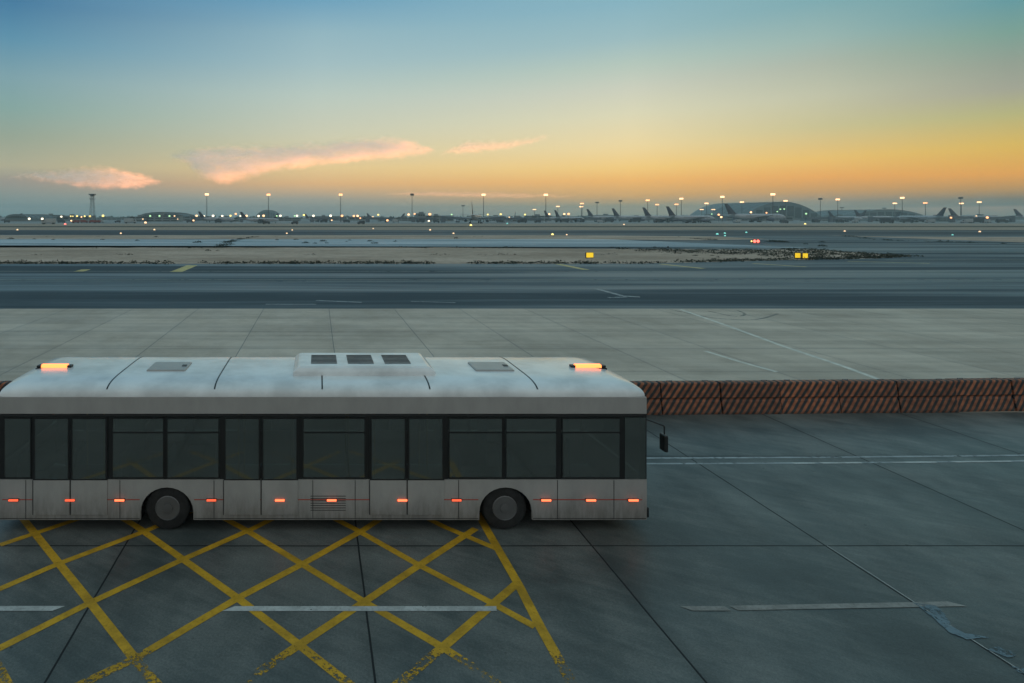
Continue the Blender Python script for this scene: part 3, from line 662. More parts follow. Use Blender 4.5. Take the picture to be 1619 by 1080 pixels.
for i, (px, py, wd) in enumerate([(17, 378, 6), (54, 378.3, 4), (84, 379, 4), (162, 379, 4), (247, 375, 5), (217, 380.5, 4), (312, 383.5, 8), (300, 392.5, 4), (329, 396.5, 6), (344, 396.5, 4), (438, 379.5, 5), (468, 379, 5), (483, 384.5, 7), (498, 385, 4), (511, 381.5, 7), (517, 384.5, 4), (548, 382, 3), (553, 380, 4), (585, 381.5, 6), (592, 384.8, 7), (625, 382, 5), (721, 377, 6), (1131, 396, 7), (1300, 389.5, 9), (1299.5, 383, 5), (1274, 386, 5), (1099, 404.5, 5), (1126, 404.5, 4), (1135, 407, 5), (1587, 385.5, 5)]):
    p = gp(px, py); sz = wd / 2 / F * p.y
    me = protos[i % 4]
    o = protos[i % 4].o.copy() if hasattr(me, 'o') else me.build('shrub', M['scrub'])
    if hasattr(me, 'o'): C.objects.link(o)
    else: me.o = o
    o.location = (p.x, p.y, 0); o.scale = (sz * 1.15, sz * 1.9, sz * 1.25); o.rotation_euler = (0, 0, rnd.uniform(0, 6)); look = 'tiny dark' if wd < 5 else 'small dark' if wd < 7 else 'larger dark'
    look += ' desert' if py < 390 else ' sand-verge'
    shr.append((px, o, look))
label_all(shr, 'shrub,', 'shrub', 'lone shrubs on the airfield')

# ------------------------------------------------------------------ airfield lights and signs
M['lemit'] = {k: emit(f'{k}_lamp_lit', c, s) for k, c, s in (('orange', (1, .38, .13), 2.6), ('warm', (1, .52, .23), 2.7), ('white', (1, .84, .58), 2.5), ('yellow', (1, .74, .16), 1.9), ('green', (.5, 1, .42), 1.1), ('teal', (.12, .75, .62), 1.0), ('red', (1, .10, .06), 3), ('pale', (1, .60, .28), 1.5))}
M['post'] = paint('galvanised_post', (.10, .11, .12), .6, .3); M['black'] = paint('black_housing', (.015, .015, .016), .5)
el_items = []
for px, py, k, sz in ((27.5, 363.6, 'pale', 3), (191, 369.2, 'pale', 3), (244, 363.6, 'pale', 3.2), (230, 353, 'warm', 4), (453.5, 369, 'pale', 2.6), (462, 363.7, 'pale', 2.4), (590, 361.2, 'pale', 2.2), (680, 363.8, 'pale', 3), (717, 369.3, 'pale', 3), (744.5, 357, 'yellow', 4), (802, 353.5, 'teal', 2.6), (873.5, 371.5, 'yellow', 4), (896, 371, 'pale', 2.4), (986.5, 355, 'pale', 2.6), (1134, 370.7, 'teal', 3.6), (1146, 369, 'teal', 3), (1146.2, 372.7, 'teal', 2.6), (1180, 367.6, 'teal', 2.8), (1273, 354.3, 'yellow', 3), (1335.5, 365.6, 'pale', 2.8), (1506, 371.3, 'teal', 2.4), (1549, 366.5, 'pale', 3), (678, 350, 'white', 3.4), (904, 348, 'warm', 3.4), (103, 355, 'red', 3.6)):
    p = gp(px, py + 1.6); r = sz / 2 / F * p.y; zc = r * 1.3
    rt_ = empty('airfield_light', (p.x, p.y, 0))
    MB().tube((0, 0, 0), (0, 0, zc - r * .55), r * .16).build('stem', M['black'], rt_); MB().dome((0, 0, zc - r * .5), r, r, r * 1.3, 10, 4).build('lamp', M['lemit'][k], rt_, smooth=True)
    el_items.append((px, rt_, {'pale': 'small pale', 'warm': 'small warm', 'yellow': 'small yellow', 'teal': 'small blue-green', 'red': 'small red', 'white': 'small white'}[k]))
label_all(el_items, 'airfield light,', 'airfield light', 'airfield edge lights')
M['signlit'] = emit('lit_yellow_sign_face', (1, .62, .02), .75, (.8, .6, .05))
def sign(px, py, wpx, hpx, lab, yaw):
    Y = F * H / (py + hpx * .5 + 2.2 - PY); x = wx(px, Y); w_, h_ = wpx / F * Y, hpx / F * Y; zc = wz(py, Y)
    r = empty('taxiway_sign', (x, Y, 0), yaw); tag(r, lab, 'taxiway sign', 'yellow taxiway signs')
    b = MB(); b.box(-w_ / 2 - .07, w_ / 2 + .07, -.09, .09, zc - h_ / 2 - .05, zc + h_ / 2 + .05); b.build('housing', M['black'], r, bevel=.02)
    MB().box(-w_ / 2, w_ / 2, -.105, -.0905, zc - h_ / 2, zc + h_ / 2).build('sign_face', M['signlit'], r, bevel=.0)
    for s_ in (-1, 1): MB().box(s_ * w_ * .35 - .03, s_ * w_ * .35 + .03, -.04, .04, 0, zc - h_ / 2 - .051).build('leg', M['post'], r)
    return r
sign(932, 403.3, 12.5, 7.6, 'lone glowing yellow taxiway sign on the sand verge', R(12))
sign(1260.5, 403.8, 8.5, 7.4, 'narrowly wider of two adjoining glowing yellow taxiway signs, on the lone sign side', 0)
sign(1272.5, 404.2, 8, 7.4, 'narrower of two adjoining glowing yellow taxiway signs, towards the overgrown sand tip', 0)
for px, k, lab in ((1193.2, 'red', 'round red stop light, middle of a row of three with a small yellow one'), (1198.7, 'red', 'round red stop light at the end away from the small yellow one'), (1188.3, 'yellow', 'small yellow light touching the two red stop lights')):
    p = gp(px, 384.4); r = (2.5 if k == 'red' else 1.3) / F * p.y; zc = wz(381.5, p.y)
    e = empty('stop_light', (p.x, p.y, 0)); tag(e, lab, 'stop light', 'stop lights at the taxiway crossing')
    MB().tube((0, 0, 0), (0, 0, zc - r * 1.2), .05).build('post', M['black'], e); MB().box(-r * 1.15, r * 1.15, .02, .25, zc - r * 1.2, zc + r * 1.2).build('housing', M['black'], e, bevel=.03)
    MB().tube((0, .019, zc), (0, -.10, zc), r, r * .8, 16).build('lens', M['lemit'][k], e)

# ------------------------------------------------------------------ floodlight masts
M['mast'] = paint('mast_steel', (.10, .095, .10), .6, .2); M['unlit'] = paint('unlit_lamp_housing', (.05, .055, .06), .4)
def mast_proto(k):
    r = empty('floodlight_mast'); h = 35.8
    MB().tube((0, 0, 0), (0, 0, h - 1.0), .55, .26, 10).build('pole', M['mast'], r, smooth=True)
    hd = MB(); hd.tube((0, 0, h - 1.1), (0, 0, h + .7), .5, .35, 10); hd.tube((0, 0, h + .55), (0, 0, h + .75), 2.1, 2.1, 12)
    ho = hd.build('head_frame', M['mast'], r)
    lm = MB()
    for i in range(8):
        a = 2 * math.pi * (i + .5) / 8; c, s_ = math.cos(a), math.sin(a); x, y = 1.75 * c, 1.75 * s_
        lm.box(x - .6, x + .6, y - .45, y + .45, h - 1.9, h + .5)
    lm.build('floodlight', M['unlit'] if k == 'unlit' else M['lemit'][k], ho)
    return r
mp = {}
mast_items = []
MASTS = [(327, 306.5, 'warm'), (424.5, 307, 'orange'), (538.5, 307, 'orange'), (651.5, 307, 'unlit'), (764.5, 307, 'warm'), (863, 307.2, 'warm'),
 (1024, 316, 'orange'), (1039, 323, 'orange'), (1069.5, 322.7, 'orange'), (1077.2, 313.4, 'warm'), (1117, 321, 'warm'), (1142, 310.5, 'warm'), (1173, 319, 'warm'), (1222, 306.4, 'warm'), (1242, 317, 'warm'), (1237, 324.6, 'warm'), (1219.5, 328.2, 'orange'), (1253.8, 328.2, 'orange'), (1270.4, 330, 'warm'), (1202.7, 330, 'orange'), (1109.5, 331, 'warm'), (1127.8, 331, 'warm'),
 (1297, 314, 'unlit'), (1324.5, 314.7, 'warm'), (1331, 328, 'unlit'), (1398, 329, 'unlit'), (1414.8, 321, 'warm'), (1426.5, 312, 'warm'), (1463, 320.3, 'orange'), (1520, 321.2, 'warm'), (1519, 312.5, 'unlit'), (1548.2, 319, 'warm'), (882, 326, 'warm'), (845, 331, 'warm'), (920.2, 321.3, 'orange'), (919, 326.4, 'warm'), (944, 319.8, 'unlit'), (981, 317.2, 'unlit'), (732, 325, 'unlit')]
for px, py, k in MASTS:
    h = 35.8; d = PY - py
    if d < 18: h = 22 + d * .5
    Y = (h - H) * F / d
    if (px, py) == (1222, 306.4): Y = 770; 
    if k not in mp: mp[k] = mast_proto(k); o = mp[k]
    else: o = copy_tree(mp[k])
    o.location = (wx(px, Y), Y, 0); s = h / 35.8; o.scale = (max(1, Y / 900), max(1, Y / 900), wz(py, Y) / 35.8)
    look = {'warm': 'tall slender floodlight', 'orange': 'tall slender orange-lit floodlight', 'unlit': 'tall slender unlit'}[k]
    if d < 25: look = look.replace('tall slender', 'shorter distant')
    mast_items.append((px, o, look))
label_all(mast_items, 'mast,', 'floodlight mast', 'floodlight masts of the apron')

# lattice tower
def tower():
    r = empty('lattice_tower', (wx(146, 770), 770, 0)); tag(r, 'dark steel lattice tower with a bulky head, standing under the small pink cloud', 'lattice tower')
    h = wz(306, 770); fr = MB()
    def hw_(z): return 3.0 - 1.5 * min(1, z / (h * .8))
    for sx in (-1, 1):
        for sy in (-1, 1): fr.tube((sx * hw_(0), sy * hw_(0), 0), (sx * hw_(h), sy * hw_(h), h * .9), .20, .14, 6)
    zs = [h * .9 * k / 7 for k in range(8)]
    for z0, z1 in zip(zs, zs[1:]):
        for (ax, ay), (bx_, by_) in (((-1, -1), (1, -1)), ((1, -1), (1, 1)), ((1, 1), (-1, 1)), ((-1, 1), (-1, -1))):
            a0, a1_ = hw_(z0), hw_(z1)
            fr.tube((ax * a0, ay * a0, z0), (bx_ * a1_, by_ * a1_, z1), .085, n=5); fr.tube((bx_ * a0, by_ * a0, z0), (ax * a1_, ay * a1_, z1), .085, n=5); fr.tube((ax * a1_, ay * a1_, z1), (bx_ * a1_, by_ * a1_, z1), .085, n=5)
    fr.build('frame', M['mast'], r)
    p = MB(); p.box(-3.1, 3.1, -3.1, 3.1, h * .80, h * .815); p.box(-2.2, 2.2, -2.2, 2.2, h * .90, h * .91); p.build('platform', M['mast'], r)
    hd = MB(); hd.box(-2.0, 2.0, -2, 2, h * .911, h * .945); hd.box(-3.4, 3.4, -3.4, 3.4, h * .946, h * .985); hd.build('radar_head', M['unlit'], r)
    for x in (-2.8, 2.8, -1, 1.4): MB().tube((x, -2.4, h * .815), (x * 1.15, -2.4, h * .90), .10).build('antenna', M['mast'], r)
tower()

# low lamps along the far apron
def lamp_proto(k):
    r = empty('apron_lamp'); MB().tube((0, 0, 0), (0, 0, .93), .022, .016, 8).build('post', M['mast'], r)
    MB().box(-.14, .14, -.02, .04, .925, .94).build('bracket', M['mast'], r); return r
LAMPS = [(46.5, 346, 'white', 5), (67, 346, 'white', 5), (97.2, 342.6, 'white', 4), (112, 341.8, 'yellow', 3), (115.5, 342, 'yellow', 2.4), (112.8, 349, 'warm', 3.6), (122, 341.7, 'yellow', 3.8), (129, 343, 'warm', 3), (134, 341.9, 'yellow', 3.8), (142.5, 341.8, 'yellow', 4.8), (163, 341.2, 'yellow', 5.2),
 (226, 346.5, 'pale', 3), (237.5, 341.5, 'green', 4.2), (252.2, 341.5, 'green', 4.2), (268, 341.6, 'green', 4), (276, 341.6, 'pale', 3.4), (281, 346.5, 'pale', 2.4), (311, 341.2, 'warm', 4.6), (306, 348.6, 'warm', 3.6), (322.5, 341.8, 'white', 4.2), (337, 341.3, 'white', 5), (351.5, 341.5, 'white', 4.2), (364.5, 341.2, 'yellow', 4.4), (372.8, 338.2, 'orange', 4.2), (380, 341.6, 'white', 3.2), (390, 341.3, 'warm', 4.6), (395, 346.6, 'orange', 4.4),
 (408.8, 341.6, 'white', 4.4), (416.8, 341.2, 'warm', 4.8), (430.5, 348.6, 'warm', 3), (437.5, 341.5, 'green', 3.2), (443.3, 341.2, 'white', 4.8), (466, 341.4, 'green', 3.4), (469.6, 341.2, 'white', 4.4), (480.5, 340, 'yellow', 4.4), (495.6, 341.3, 'white', 4.8), (522.8, 341.2, 'white', 5), (524.5, 348, 'warm', 3.2), (540.7, 341.3, 'orange', 5), (559.5, 341.5, 'orange', 4.8), (565.4, 341.4, 'warm', 4.8), (569.5, 345, 'orange', 3.2), (589.5, 343, 'pale', 3.6), (598, 339.6, 'yellow', 4), (612.3, 348.5, 'orange', 4.6),
 (646, 339.3, 'warm', 4.8), (655.5, 338.2, 'orange', 3.6), (679.5, 338.8, 'orange', 5.6), (714, 339.3, 'green', 3.6), (747, 340.5, 'yellow', 4.2), (771, 339.2, 'yellow', 3.6), (791.5, 338.8, 'yellow', 4.2), (829.8, 339.3, 'yellow', 3.8), (868.3, 338.5, 'warm', 4), (892, 338.5, 'warm', 4.2), (898.8, 338.4, 'orange', 5),
 (1136, 339.5, 'orange', 4.4), (1140, 343.3, 'warm', 4.6), (1187, 335.7, 'warm', 4.2), (1125, 338.5, 'green', 2.8), (1211.5, 336.5, 'orange', 3.4), (1228.5, 334.5, 'green', 2.8), (1233.3, 330.8, 'green', 3.2), (1239.5, 330.5, 'green', 3.2), (1274, 338, 'green', 4), (1503, 344.2, 'orange', 4), (1560.4, 344, 'orange', 5), (1543, 341.5, 'pale', 3), (805, 343.5, 'pale', 3), (1084, 344, 'pale', 2.4), (782, 344, 'orange', 3.2)]
lp = lamp_proto(''); bulbs = {}
lamp_items = []
random.seed(11)
lps = [lp] + [copy_tree(lp) for _ in LAMPS[1:]]
for i, (px, py, k, sz) in enumerate(LAMPS):
    Y = random.choice((700, 720, 735, 790, 820)); z = max(.8, wz(py, Y)); o = lps[i]
    o.location = (wx(px, Y), Y, 0); d = sz * .80 / F * Y
    for ch in o.children: ch.scale = (6, 6, z) if ch.name.startswith('post') else (6, 6, z)
    if k not in bulbs:
        mb = MB(); mb.dome((0, 0, 0), .5, .4, .5, 12, 4, True); b = mb.build('lamp', M['lemit'][k], o, smooth=True); bulbs[k] = b
    else:
        b = bulbs[k].copy(); C.objects.link(b); b.parent = o
    b.location = (0, -.4, z); b.scale = (d, d * .7, d * .86)
    lamp_items.append((px, o, {'pale': 'faint pale', 'warm': 'warm white', 'white': 'bright white', 'yellow': 'yellow', 'orange': 'orange', 'green': 'greenish'}[k] + (' high' if py < 337 else ' low' if py < 345 else ' ground-level')))
label_all(lamp_items, 'apron lamp,', 'apron lamp', 'lamps along the far apron')

# ------------------------------------------------------------------ aircraft
M['plane'] = paint('aircraft_pale_grey', (.40, .41, .43), .35, 0, .06, .3); M['wing'] = paint('aircraft_wing_grey', (.20, .21, .23), .4); M['fin'] = paint('aircraft_dark_fin', (.035, .032, .055), .4, 0, .6, .25); M['engine'] = paint('engine_cowling', (.10, .11, .14), .35, .3)
M['cabin'] = paint('cabin_window_dark', (.02, .025, .03), .2)
def circ(x, r, z, n=16): return [(x, r * math.cos(2 * math.pi * i / n), z + r * math.sin(2 * math.pi * i / n)) for i in range(n)]
def slab(mb, root, tip, th0, th1, flip=1):
    """root/tip: (x_front, x_back, y, z)"""
    vs = []
    for (xf, xb, y, z), th in ((root, th0), (tip, th1)):
        c = xf - xb
        for fx, fz in ((0, 0), (.2, .5), (.55, .4), (1, 0), (.55, -.4), (.2, -.5)): vs.append((xf - fx * c, y * flip, z + fz * th))
    n = 6; mb.loft([vs[:6], vs[6:]])
def plane_proto():
    r = empty('parked_jet')
    f = MB(); f.loft([circ(*a) for a in ((30.6, .15, 4.9), (30, .9, 4.95), (28.4, 1.8, 5.15), (25.5, 2.55, 5.4), (21.5, 2.85, 5.5), (-10, 2.85, 5.5), (-17, 2.55, 5.8), (-24, 1.7, 6.5), (-29, .9, 7.1), (-31.5, .3, 7.4))])
    fo = f.build('fuselage', M['plane'], r, smooth=True)
    w_ = MB()
    for s_ in (-1, 1): w_.box(-14, 22, min(s_ * 2.70, s_ * 2.84), max(s_ * 2.70, s_ * 2.84), 6.0, 6.4)
    w_.build('cabin_windows', M['cabin'], fo); MB().box(27.2, 28.3, -1.35, 1.35, 5.9, 6.45).build('cockpit_window', M['cabin'], fo)
    for s_ in (-1, 1):
        w_ = MB(); slab(w_, (8, -5, 2.2, 4.6), (-9.5, -12, 29.5, 6.9), 1.3, .35, s_); w_.build('wing', M['wing'], r)
        w_ = MB(); slab(w_, (-24, -30, .8, 7.2), (-31, -33.5, 10, 7.9), .5, .2, s_); w_.build('stabiliser', M['wing'], r)
        e = MB(); e.loft([circ(x, rr, 0, 14) for x, rr in ((9, 1.35), (8.4, 1.6), (5, 1.6), (2.6, 1.0), (1.6, .5))]); e.v = [(x, y + s_ * 9.6, z + 2.75) for x, y, z in e.v]; eo = e.build('engine', M['engine'], r, smooth=True)
        MB().box(1.5, 6.5, s_ * 9.6 - .2, s_ * 9.6 + .2, 4.2, 5.0).build('pylon', M['wing'], eo)
        g = MB(); g.tube((-2, s_ * 4.8, .6), (-2, s_ * 3.6, 4.3), .3)
        for dx in (-1.2, .0, 1.2):
            for dy in (-.6, .6): g.tube((-2 + dx, s_ * 4.8 + dy - .25, .65), (-2 + dx, s_ * 4.8 + dy + .25, .65), .65, n=14)
        g.build('main_gear', M['tyre'], r)
    fi = MB(); fi.loft([[(-19.5, 0, 7.6), (-25, .42, 7.6), (-31, 0, 7.6), (-25, -.42, 7.6)], [(-23, 0, 9.2), (-27, .36, 9.2), (-31.2, 0, 9.2), (-27, -.36, 9.2)], [(-31.3, 0, 18.2), (-33, .14, 18.2), (-35, 0, 18.2), (-33, -.14, 18.2)]]); fi.build('tail_fin', M['fin'], r)
    g = MB(); g.tube((25, 0, .5), (25, 0, 3.2), .22); g.tube((25, -.55, .55), (25, .55, .55), .55, n=14); g.build('nose_gear', M['tyre'], r)
    return r
pp = plane_proto(); pl_items = []
# (px of fin tip, py of fin tip, yaw in degrees of the nose from +X, scale, look)
PL = [(860.5, 333, 48, .8, 'small grey'), (877, 332.3, 50, .82, 'small grey'), (928, 330.8, 40, 1, 'grey'), (968, 329.5, 40, 1, 'grey'), (1016.5, 328, 42, 1, 'grey'), (1054, 326.4, 44, 1.0, 'large grey'), (1146.5, 322, 40, 1.28, 'very large dark-finned'), (1309.5, 334, 45, .8, 'small distant'), (1351, 332, 42, .95, 'distant'), (1369.5, 332.8, 138, .95, 'left-nosed distant'), (1424, 334.5, 135, .9, 'left-nosed distant'), (1495.5, 328, 135, 1, 'left-nosed grey'), (1500, 329.5, 42, 1, 'right-nosed grey'), (1603, 330.5, 42, 1.05, 'grey'),
      (745.8, 319.6, 84, 1.15, 'large'), (815, 334.5, 100, .8, 'small tail-on'), (314, 334.5, 20, .72, 'small pale'), (380, 335, 15, .66, 'small pale'), (440, 337.5, 160, .6, 'small pale'), (482, 338, 30, .6, 'small pale'), (580, 337.5, 20, .66, 'small pale'), (640, 337.5, 165, .7, 'small pale'), (35, 337.5, 170, .66, 'small pale')]
for i, (px, py, yaw, sc_, look) in enumerate(PL):
    h = 18.2 * sc_; Y = (h - H) * F / (PY - py); a = R(yaw) - math.atan((px - PX) / F)
    if Y > 1050: Y = 1050
    if Y < 690 and px > 700: pass
    sc_ = wz(py, Y) / 18.2
    o = pp if i == 0 else copy_tree(pp)
    tx = wx(px, Y); ox = tx + 34 * sc_ * math.cos(a); oy = Y + 34 * sc_ * math.sin(a)
    o.location = (ox, oy, 0); o.rotation_euler = (0, 0, a); o.scale = (sc_,) * 3
    pl_items.append((px, o, look))
label_all([p for p in pl_items if p[2] != 'large'], 'jet,', 'aircraft', 'jets parked on the far apron')
tag(pl_items[14][1], 'large jet seen tail-on with an upright dark fin beside a lit mast', 'aircraft', 'jets parked on the far apron')

# ground vehicles and boarding bridges around the jets
M['truckwhite'] = paint('service_truck_white', (.36, .38, .38), .5); M['truckdark'] = paint('service_truck_dark', (.04, .05, .06), .5); M['truckred'] = paint('fire_red_paint', (.22, .03, .02), .5); M['bridge'] = paint('boarding_bridge_grey', (.11, .13, .15), .6)
def truck_proto(mat):
    r = empty('service_truck')
    MB().box(-4, 1.6, -1.25, 1.25, .95, 3.5).build('cargo_box', mat, r, bevel=.08)
    c = MB(); c.prism([(1.75, .8), (4.0, .8), (4.0, 1.7), (3.5, 2.7), (1.75, 2.8)], 'y', -1.2, 1.2); co = c.build('cab', mat, r, bevel=.06)
    [MB().box(2.4, 3.45, y_, y_ + .014, 1.75, 2.5).build('cab_window', M['cabin'], co) for y_ in (-1.215, 1.201)]
    MB().box(-4, 4, -1.0, 1.0, .55, .79).build('chassis', M['truckdark'], r)
    for x in (-2.7, 2.9):
        for s_ in (-1, 1): MB().tube((x, s_ * .85, .5), (x, s_ * 1.22, .5), .5, n=16).build('wheel', M['tyre'], r)
    return r
tp = {'white': truck_proto(M['truckwhite']), 'dark': truck_proto(M['truckdark']), 'red': truck_proto(M['truckred'])}; used = set(); tr_items = []
for px, k, s_, Y in ((120, 'red', 1.2, 660), (133, 'red', 1.2, 665), (146, 'red', 1.2, 662), (154, 'red', 1.1, 668), (11, 'dark', 1, 700), (97, 'dark', 1.4, 690), (160, 'white', 1.2, 700), (186, 'dark', 1, 700), (206, 'white', 1.9, 640), (300, 'dark', 1.2, 720), (345, 'dark', 1.2, 700), (421, 'dark', 1.1, 560), (466, 'dark', 1.0, 560), (512, 'dark', 1.4, 730), (548, 'dark', 1.3, 720), (571, 'dark', 1.1, 560), (626, 'white', 1.3, 740), (665, 'dark', 1.6, 730), (690, 'dark', 1.1, 700), (790, 'dark', 1.2, 720), (826, 'dark', 1.6, 700), (850, 'dark', 1.2, 700), (892, 'dark', 1.6, 730), (916, 'dark', 1.9, 760), (950, 'white', 1.2, 700), (962, 'dark', 1.8, 760), (1004, 'dark', 2.0, 760), (1040, 'dark', 1.6, 700), (1090, 'white', 1.3, 720), (1112, 'dark', 2.2, 730), (1165, 'white', 1.4, 700), (1240, 'dark', 1.3, 640), (1290, 'dark', 1.4, 720), (1328, 'dark', 1.4, 700), (1352, 'white', 1.3, 720), (1402, 'dark', 1.9, 650), (1435, 'dark', 1.6, 700), (1470, 'white', 1.4, 690), (1528, 'white', 1.6, 660), (1545, 'dark', 2.0, 690), (1562, 'white', 1.4, 670), (1585, 'dark', 1.5, 700), (77, 'white', 1.9, 560)):
    o = tp[k] if k not in used else copy_tree(tp[k]); used.add(k)
    o.location = (wx(px, Y), Y, 0); o.rotation_euler = (0, 0, random.choice((0, math.pi)) + random.uniform(-.5, .5)); o.scale = (s_ * .8,) * 3
    tr_items.append((px, o, {'white': 'white', 'dark': 'dark', 'red': 'red'}[k] + (' boxy' if s_ < 1.5 else ' large boxy')))
label_all(tr_items, 'service truck,', 'truck', 'service vehicles on the far apron')
def bridge_proto():
    r = empty('boarding_bridge')
    MB().prism([(-16, 4.0), (14, 3.4), (14, 6.0), (-16, 6.6)], 'y', -1.5, 1.5).build('tunnel', M['bridge'], r)
    MB().tube((-17, 0, 0), (-17, 0, 7.4), 2.6, 2.6, 14).build('rotunda', M['bridge'], r); MB().box(14.01, 18, -2.2, 2.2, 3.1, 6.3).build('cab', M['bridge'], r, bevel=.2)
    l = MB()
    for s_ in (-1, 1): l.tube((9, s_ * 1.9, .0), (9, s_ * 1.6, 3.45), .3)
    l.tube((9, -2.3, .7), (9, 2.3, .7), .7); l.build('leg', M['truckdark'], r)
    return r
bpr = bridge_proto(); br_items = []
for i, (px, Y, yaw, s_) in enumerate(((322, 760, 20, .8), (352, 770, 160, .7), (396, 770, 30, .7), (512, 780, 10, .9), (600, 760, -35, 1.0), (671, 770, 15, .9), (716, 745, 40, 1.1), (770, 755, 150, 1.1), (800, 770, 160, .9), (842, 780, 10, .8), (934, 800, 20, .9), (1075, 790, 170, 1), (1104, 780, 15, 1.2), (1180, 790, 10, 1), (1297, 800, 175, 1), (1330, 800, 10, 1), (1395, 790, 5, 1), (1440, 800, 170, 1), (1520, 760, 20, 1.2), (1575, 780, 175, 1.1))):
    o = bpr if i == 0 else copy_tree(bpr); o.location = (wx(px, Y), Y, 0); o.rotation_euler = (0, 0, R(yaw)); o.scale = (s_,) * 3; br_items.append((px, o, 'dim grey'))
label_all(br_items, 'boarding bridge,', 'boarding bridge', 'boarding bridges on the far apron')

# ------------------------------------------------------------------ hangars and terminal buildings
M['hangar'] = paint('hangar_roof_blue_grey', (.11, .145, .155), .6, 0, .1, .02); M['wall'] = paint('terminal_wall', (.20, .22, .22), .7, 0, .2, .03); M['bandglass'] = paint('terminal_dark_glazing', (.02, .03, .035), .2)
def arch_hall(name, px0, px1, pytop, Y, depth, label, ribs=7, power=.62, cat='hangar'):
    x0, x1 = wx(px0, Y), wx(px1, Y); h = wz(pytop, Y); cx = (x0 + x1) / 2; hw_ = (x1 - x0) / 2
    r = empty(name, (cx, Y, 0)); tag(r, label, cat)
    n = 28; pr = [(-hw_ + 2 * hw_ * i / n, 3 + (h - 3) * max(0, math.sin(math.pi * i / n)) ** power) for i in range(n + 1)]
    mb = MB(); mb.prism([(-hw_, 3)] * 0 + pr, 'y', 0, depth); mb.build('roof', M['hangar'], r, smooth=True)
    for k in range(ribs):
        y = depth * k / (ribs - 1); fr = MB()
        for p, q in zip(pr, pr[1:]): fr.tube((p[0], y, p[1] + .2), (q[0], y, q[1] + .2), .5, n=5)
        fr.build('rib', M['mast'], r)
    MB().box(-hw_ * .97, hw_ * .97, 1, depth - 1, 0, 3.3).build('wall', M['wall'], r)
    g = MB(); 
    for k in range(9):
        x = -hw_ * .8 + k * hw_ * .2
        t = (x + hw_) / (2 * hw_); hh = 3 + (h - 3) * math.sin(math.pi * t) ** power
        g.box(x - hw_ * .08, x + hw_ * .08, -.4, -.05, 5, hh * .80)
    g.build('glazing', M['bandglass'], r)
arch_hall('arched_hangar', 1176, 1299, 319.3, 1250, 120, 'darker of two big overlapping arched hangar roofs, behind the cluster of lit masts', power=.72)
arch_hall('arched_hangar', 1126, 1240, 320.5, 2300, 150, 'paler arched hangar roof half hidden behind the tallest fin and the darker arch', power=.72)
arch_hall('domed_hangar', 1344, 1466, 331.5, 1300, 140, 'low wide domed hangar roof beyond the big arched one', power=.6)
arch_hall('vaulted_hall', 218, 290, 335.6, 1200, 120, 'low flat-topped pale hall between the lattice tower and the first tall mast', power=.35)
arch_hall('distant_hall', 404, 440, 332, 2100, 200, 'faint far-off arched hall behind the second lit mast', power=.6)
arch_hall('left_edge_hall', 8, 43, 339.2, 900, 90, 'grey hall with rounded shoulders at the skyline end, two bright lamps beside it', power=.3)
def block(px0, px1, pytop, Y, label, floors=2):
    x0, x1 = wx(px0, Y), wx(px1, Y); h = wz(pytop, Y); r = empty('terminal_building', ((x0 + x1) / 2, Y, 0)); w_ = (x1 - x0) / 2
    MB().box(-w_, w_, 0, 30, 0, h - .6).build('wall', M['wall'], r); rf_ = MB(); rf_.box(-w_ - 1, w_ + 1, -1, 31, h - .599, h); ro = rf_.build('roof', M['hangar'], r)
    MB().box(-w_ * .3, -w_ * .3 + 6, 8, 14, h + .001, h + 2.4).build('plant_room', M['wall'], ro)
    for k in range(floors):
        z = h * (k + .35) / floors
        g = MB(); n = max(3, int(w_ / 5))
        for i in range(n):
            x = -w_ + 2 * w_ * (i + .12) / n; g.box(x, x + 2 * w_ / n * .76, -.12, -.003, z, z + h / floors * .38)
        g.build('window_band', M['bandglass'], r)
    return r
rb = random.Random(21); bl_items = []
px = -40
while px < 1660:
    w_ = rb.uniform(16, 62); top = rb.uniform(339.8, 345.2) if px > 60 else rb.uniform(342, 345); Y = rb.choice((860, 980, 1100, 1300, 1450))
    r_ = block(px, px + w_, top, Y, '', rb.choice((1, 2, 2, 3))); bl_items.append((px + w_ / 2, r_, 'long low' if w_ > 40 else 'low' if top > 342.5 else 'taller boxy')); px += w_ + rb.uniform(-4, 16)
bl_items.append((666, block(661, 672, 337.4, 900, '', 2), 'small dark block'))
label_all(bl_items, 'building,', 'building', 'low buildings along the skyline')

# distant trees as one far belt
tm = Mat('far_tree_foliage'); tm.P(Base_Color=tm.mix(tm.ramp(tm.noise(.1, detail=4), .35, .65), (.02, .035, .022), (.05, .065, .04)), Roughness=.9)
tb = MB(); rnd = random.Random(9)
for _ in range(1500):
    x = rnd.uniform(-1500, 3000); y = rnd.uniform(1500, 1750); k = .5 + .5 * noise.noise(Vector((x * .006, 0, 0))); h = 4 + 9 * k * rnd.random(); s = rnd.uniform(2, 5)
    for _ in range(3):
        c = Vector((x + rnd.uniform(-4, 4), y, rnd.uniform(1.5, h))); u = Vector((rnd.uniform(-1, 1), .3, rnd.uniform(-.6, .6))).normalized() * s; v = Vector((u.z, 0, -u.x)).normalized() * -s * .6
        tb.add([c - u, c - v, c + u, c + v], [(0, 1, 2, 3)])
tag(tb.build('distant_trees', tm.m), 'hazy belt of trees along the horizon behind the buildings', 'trees', kind='stuff')

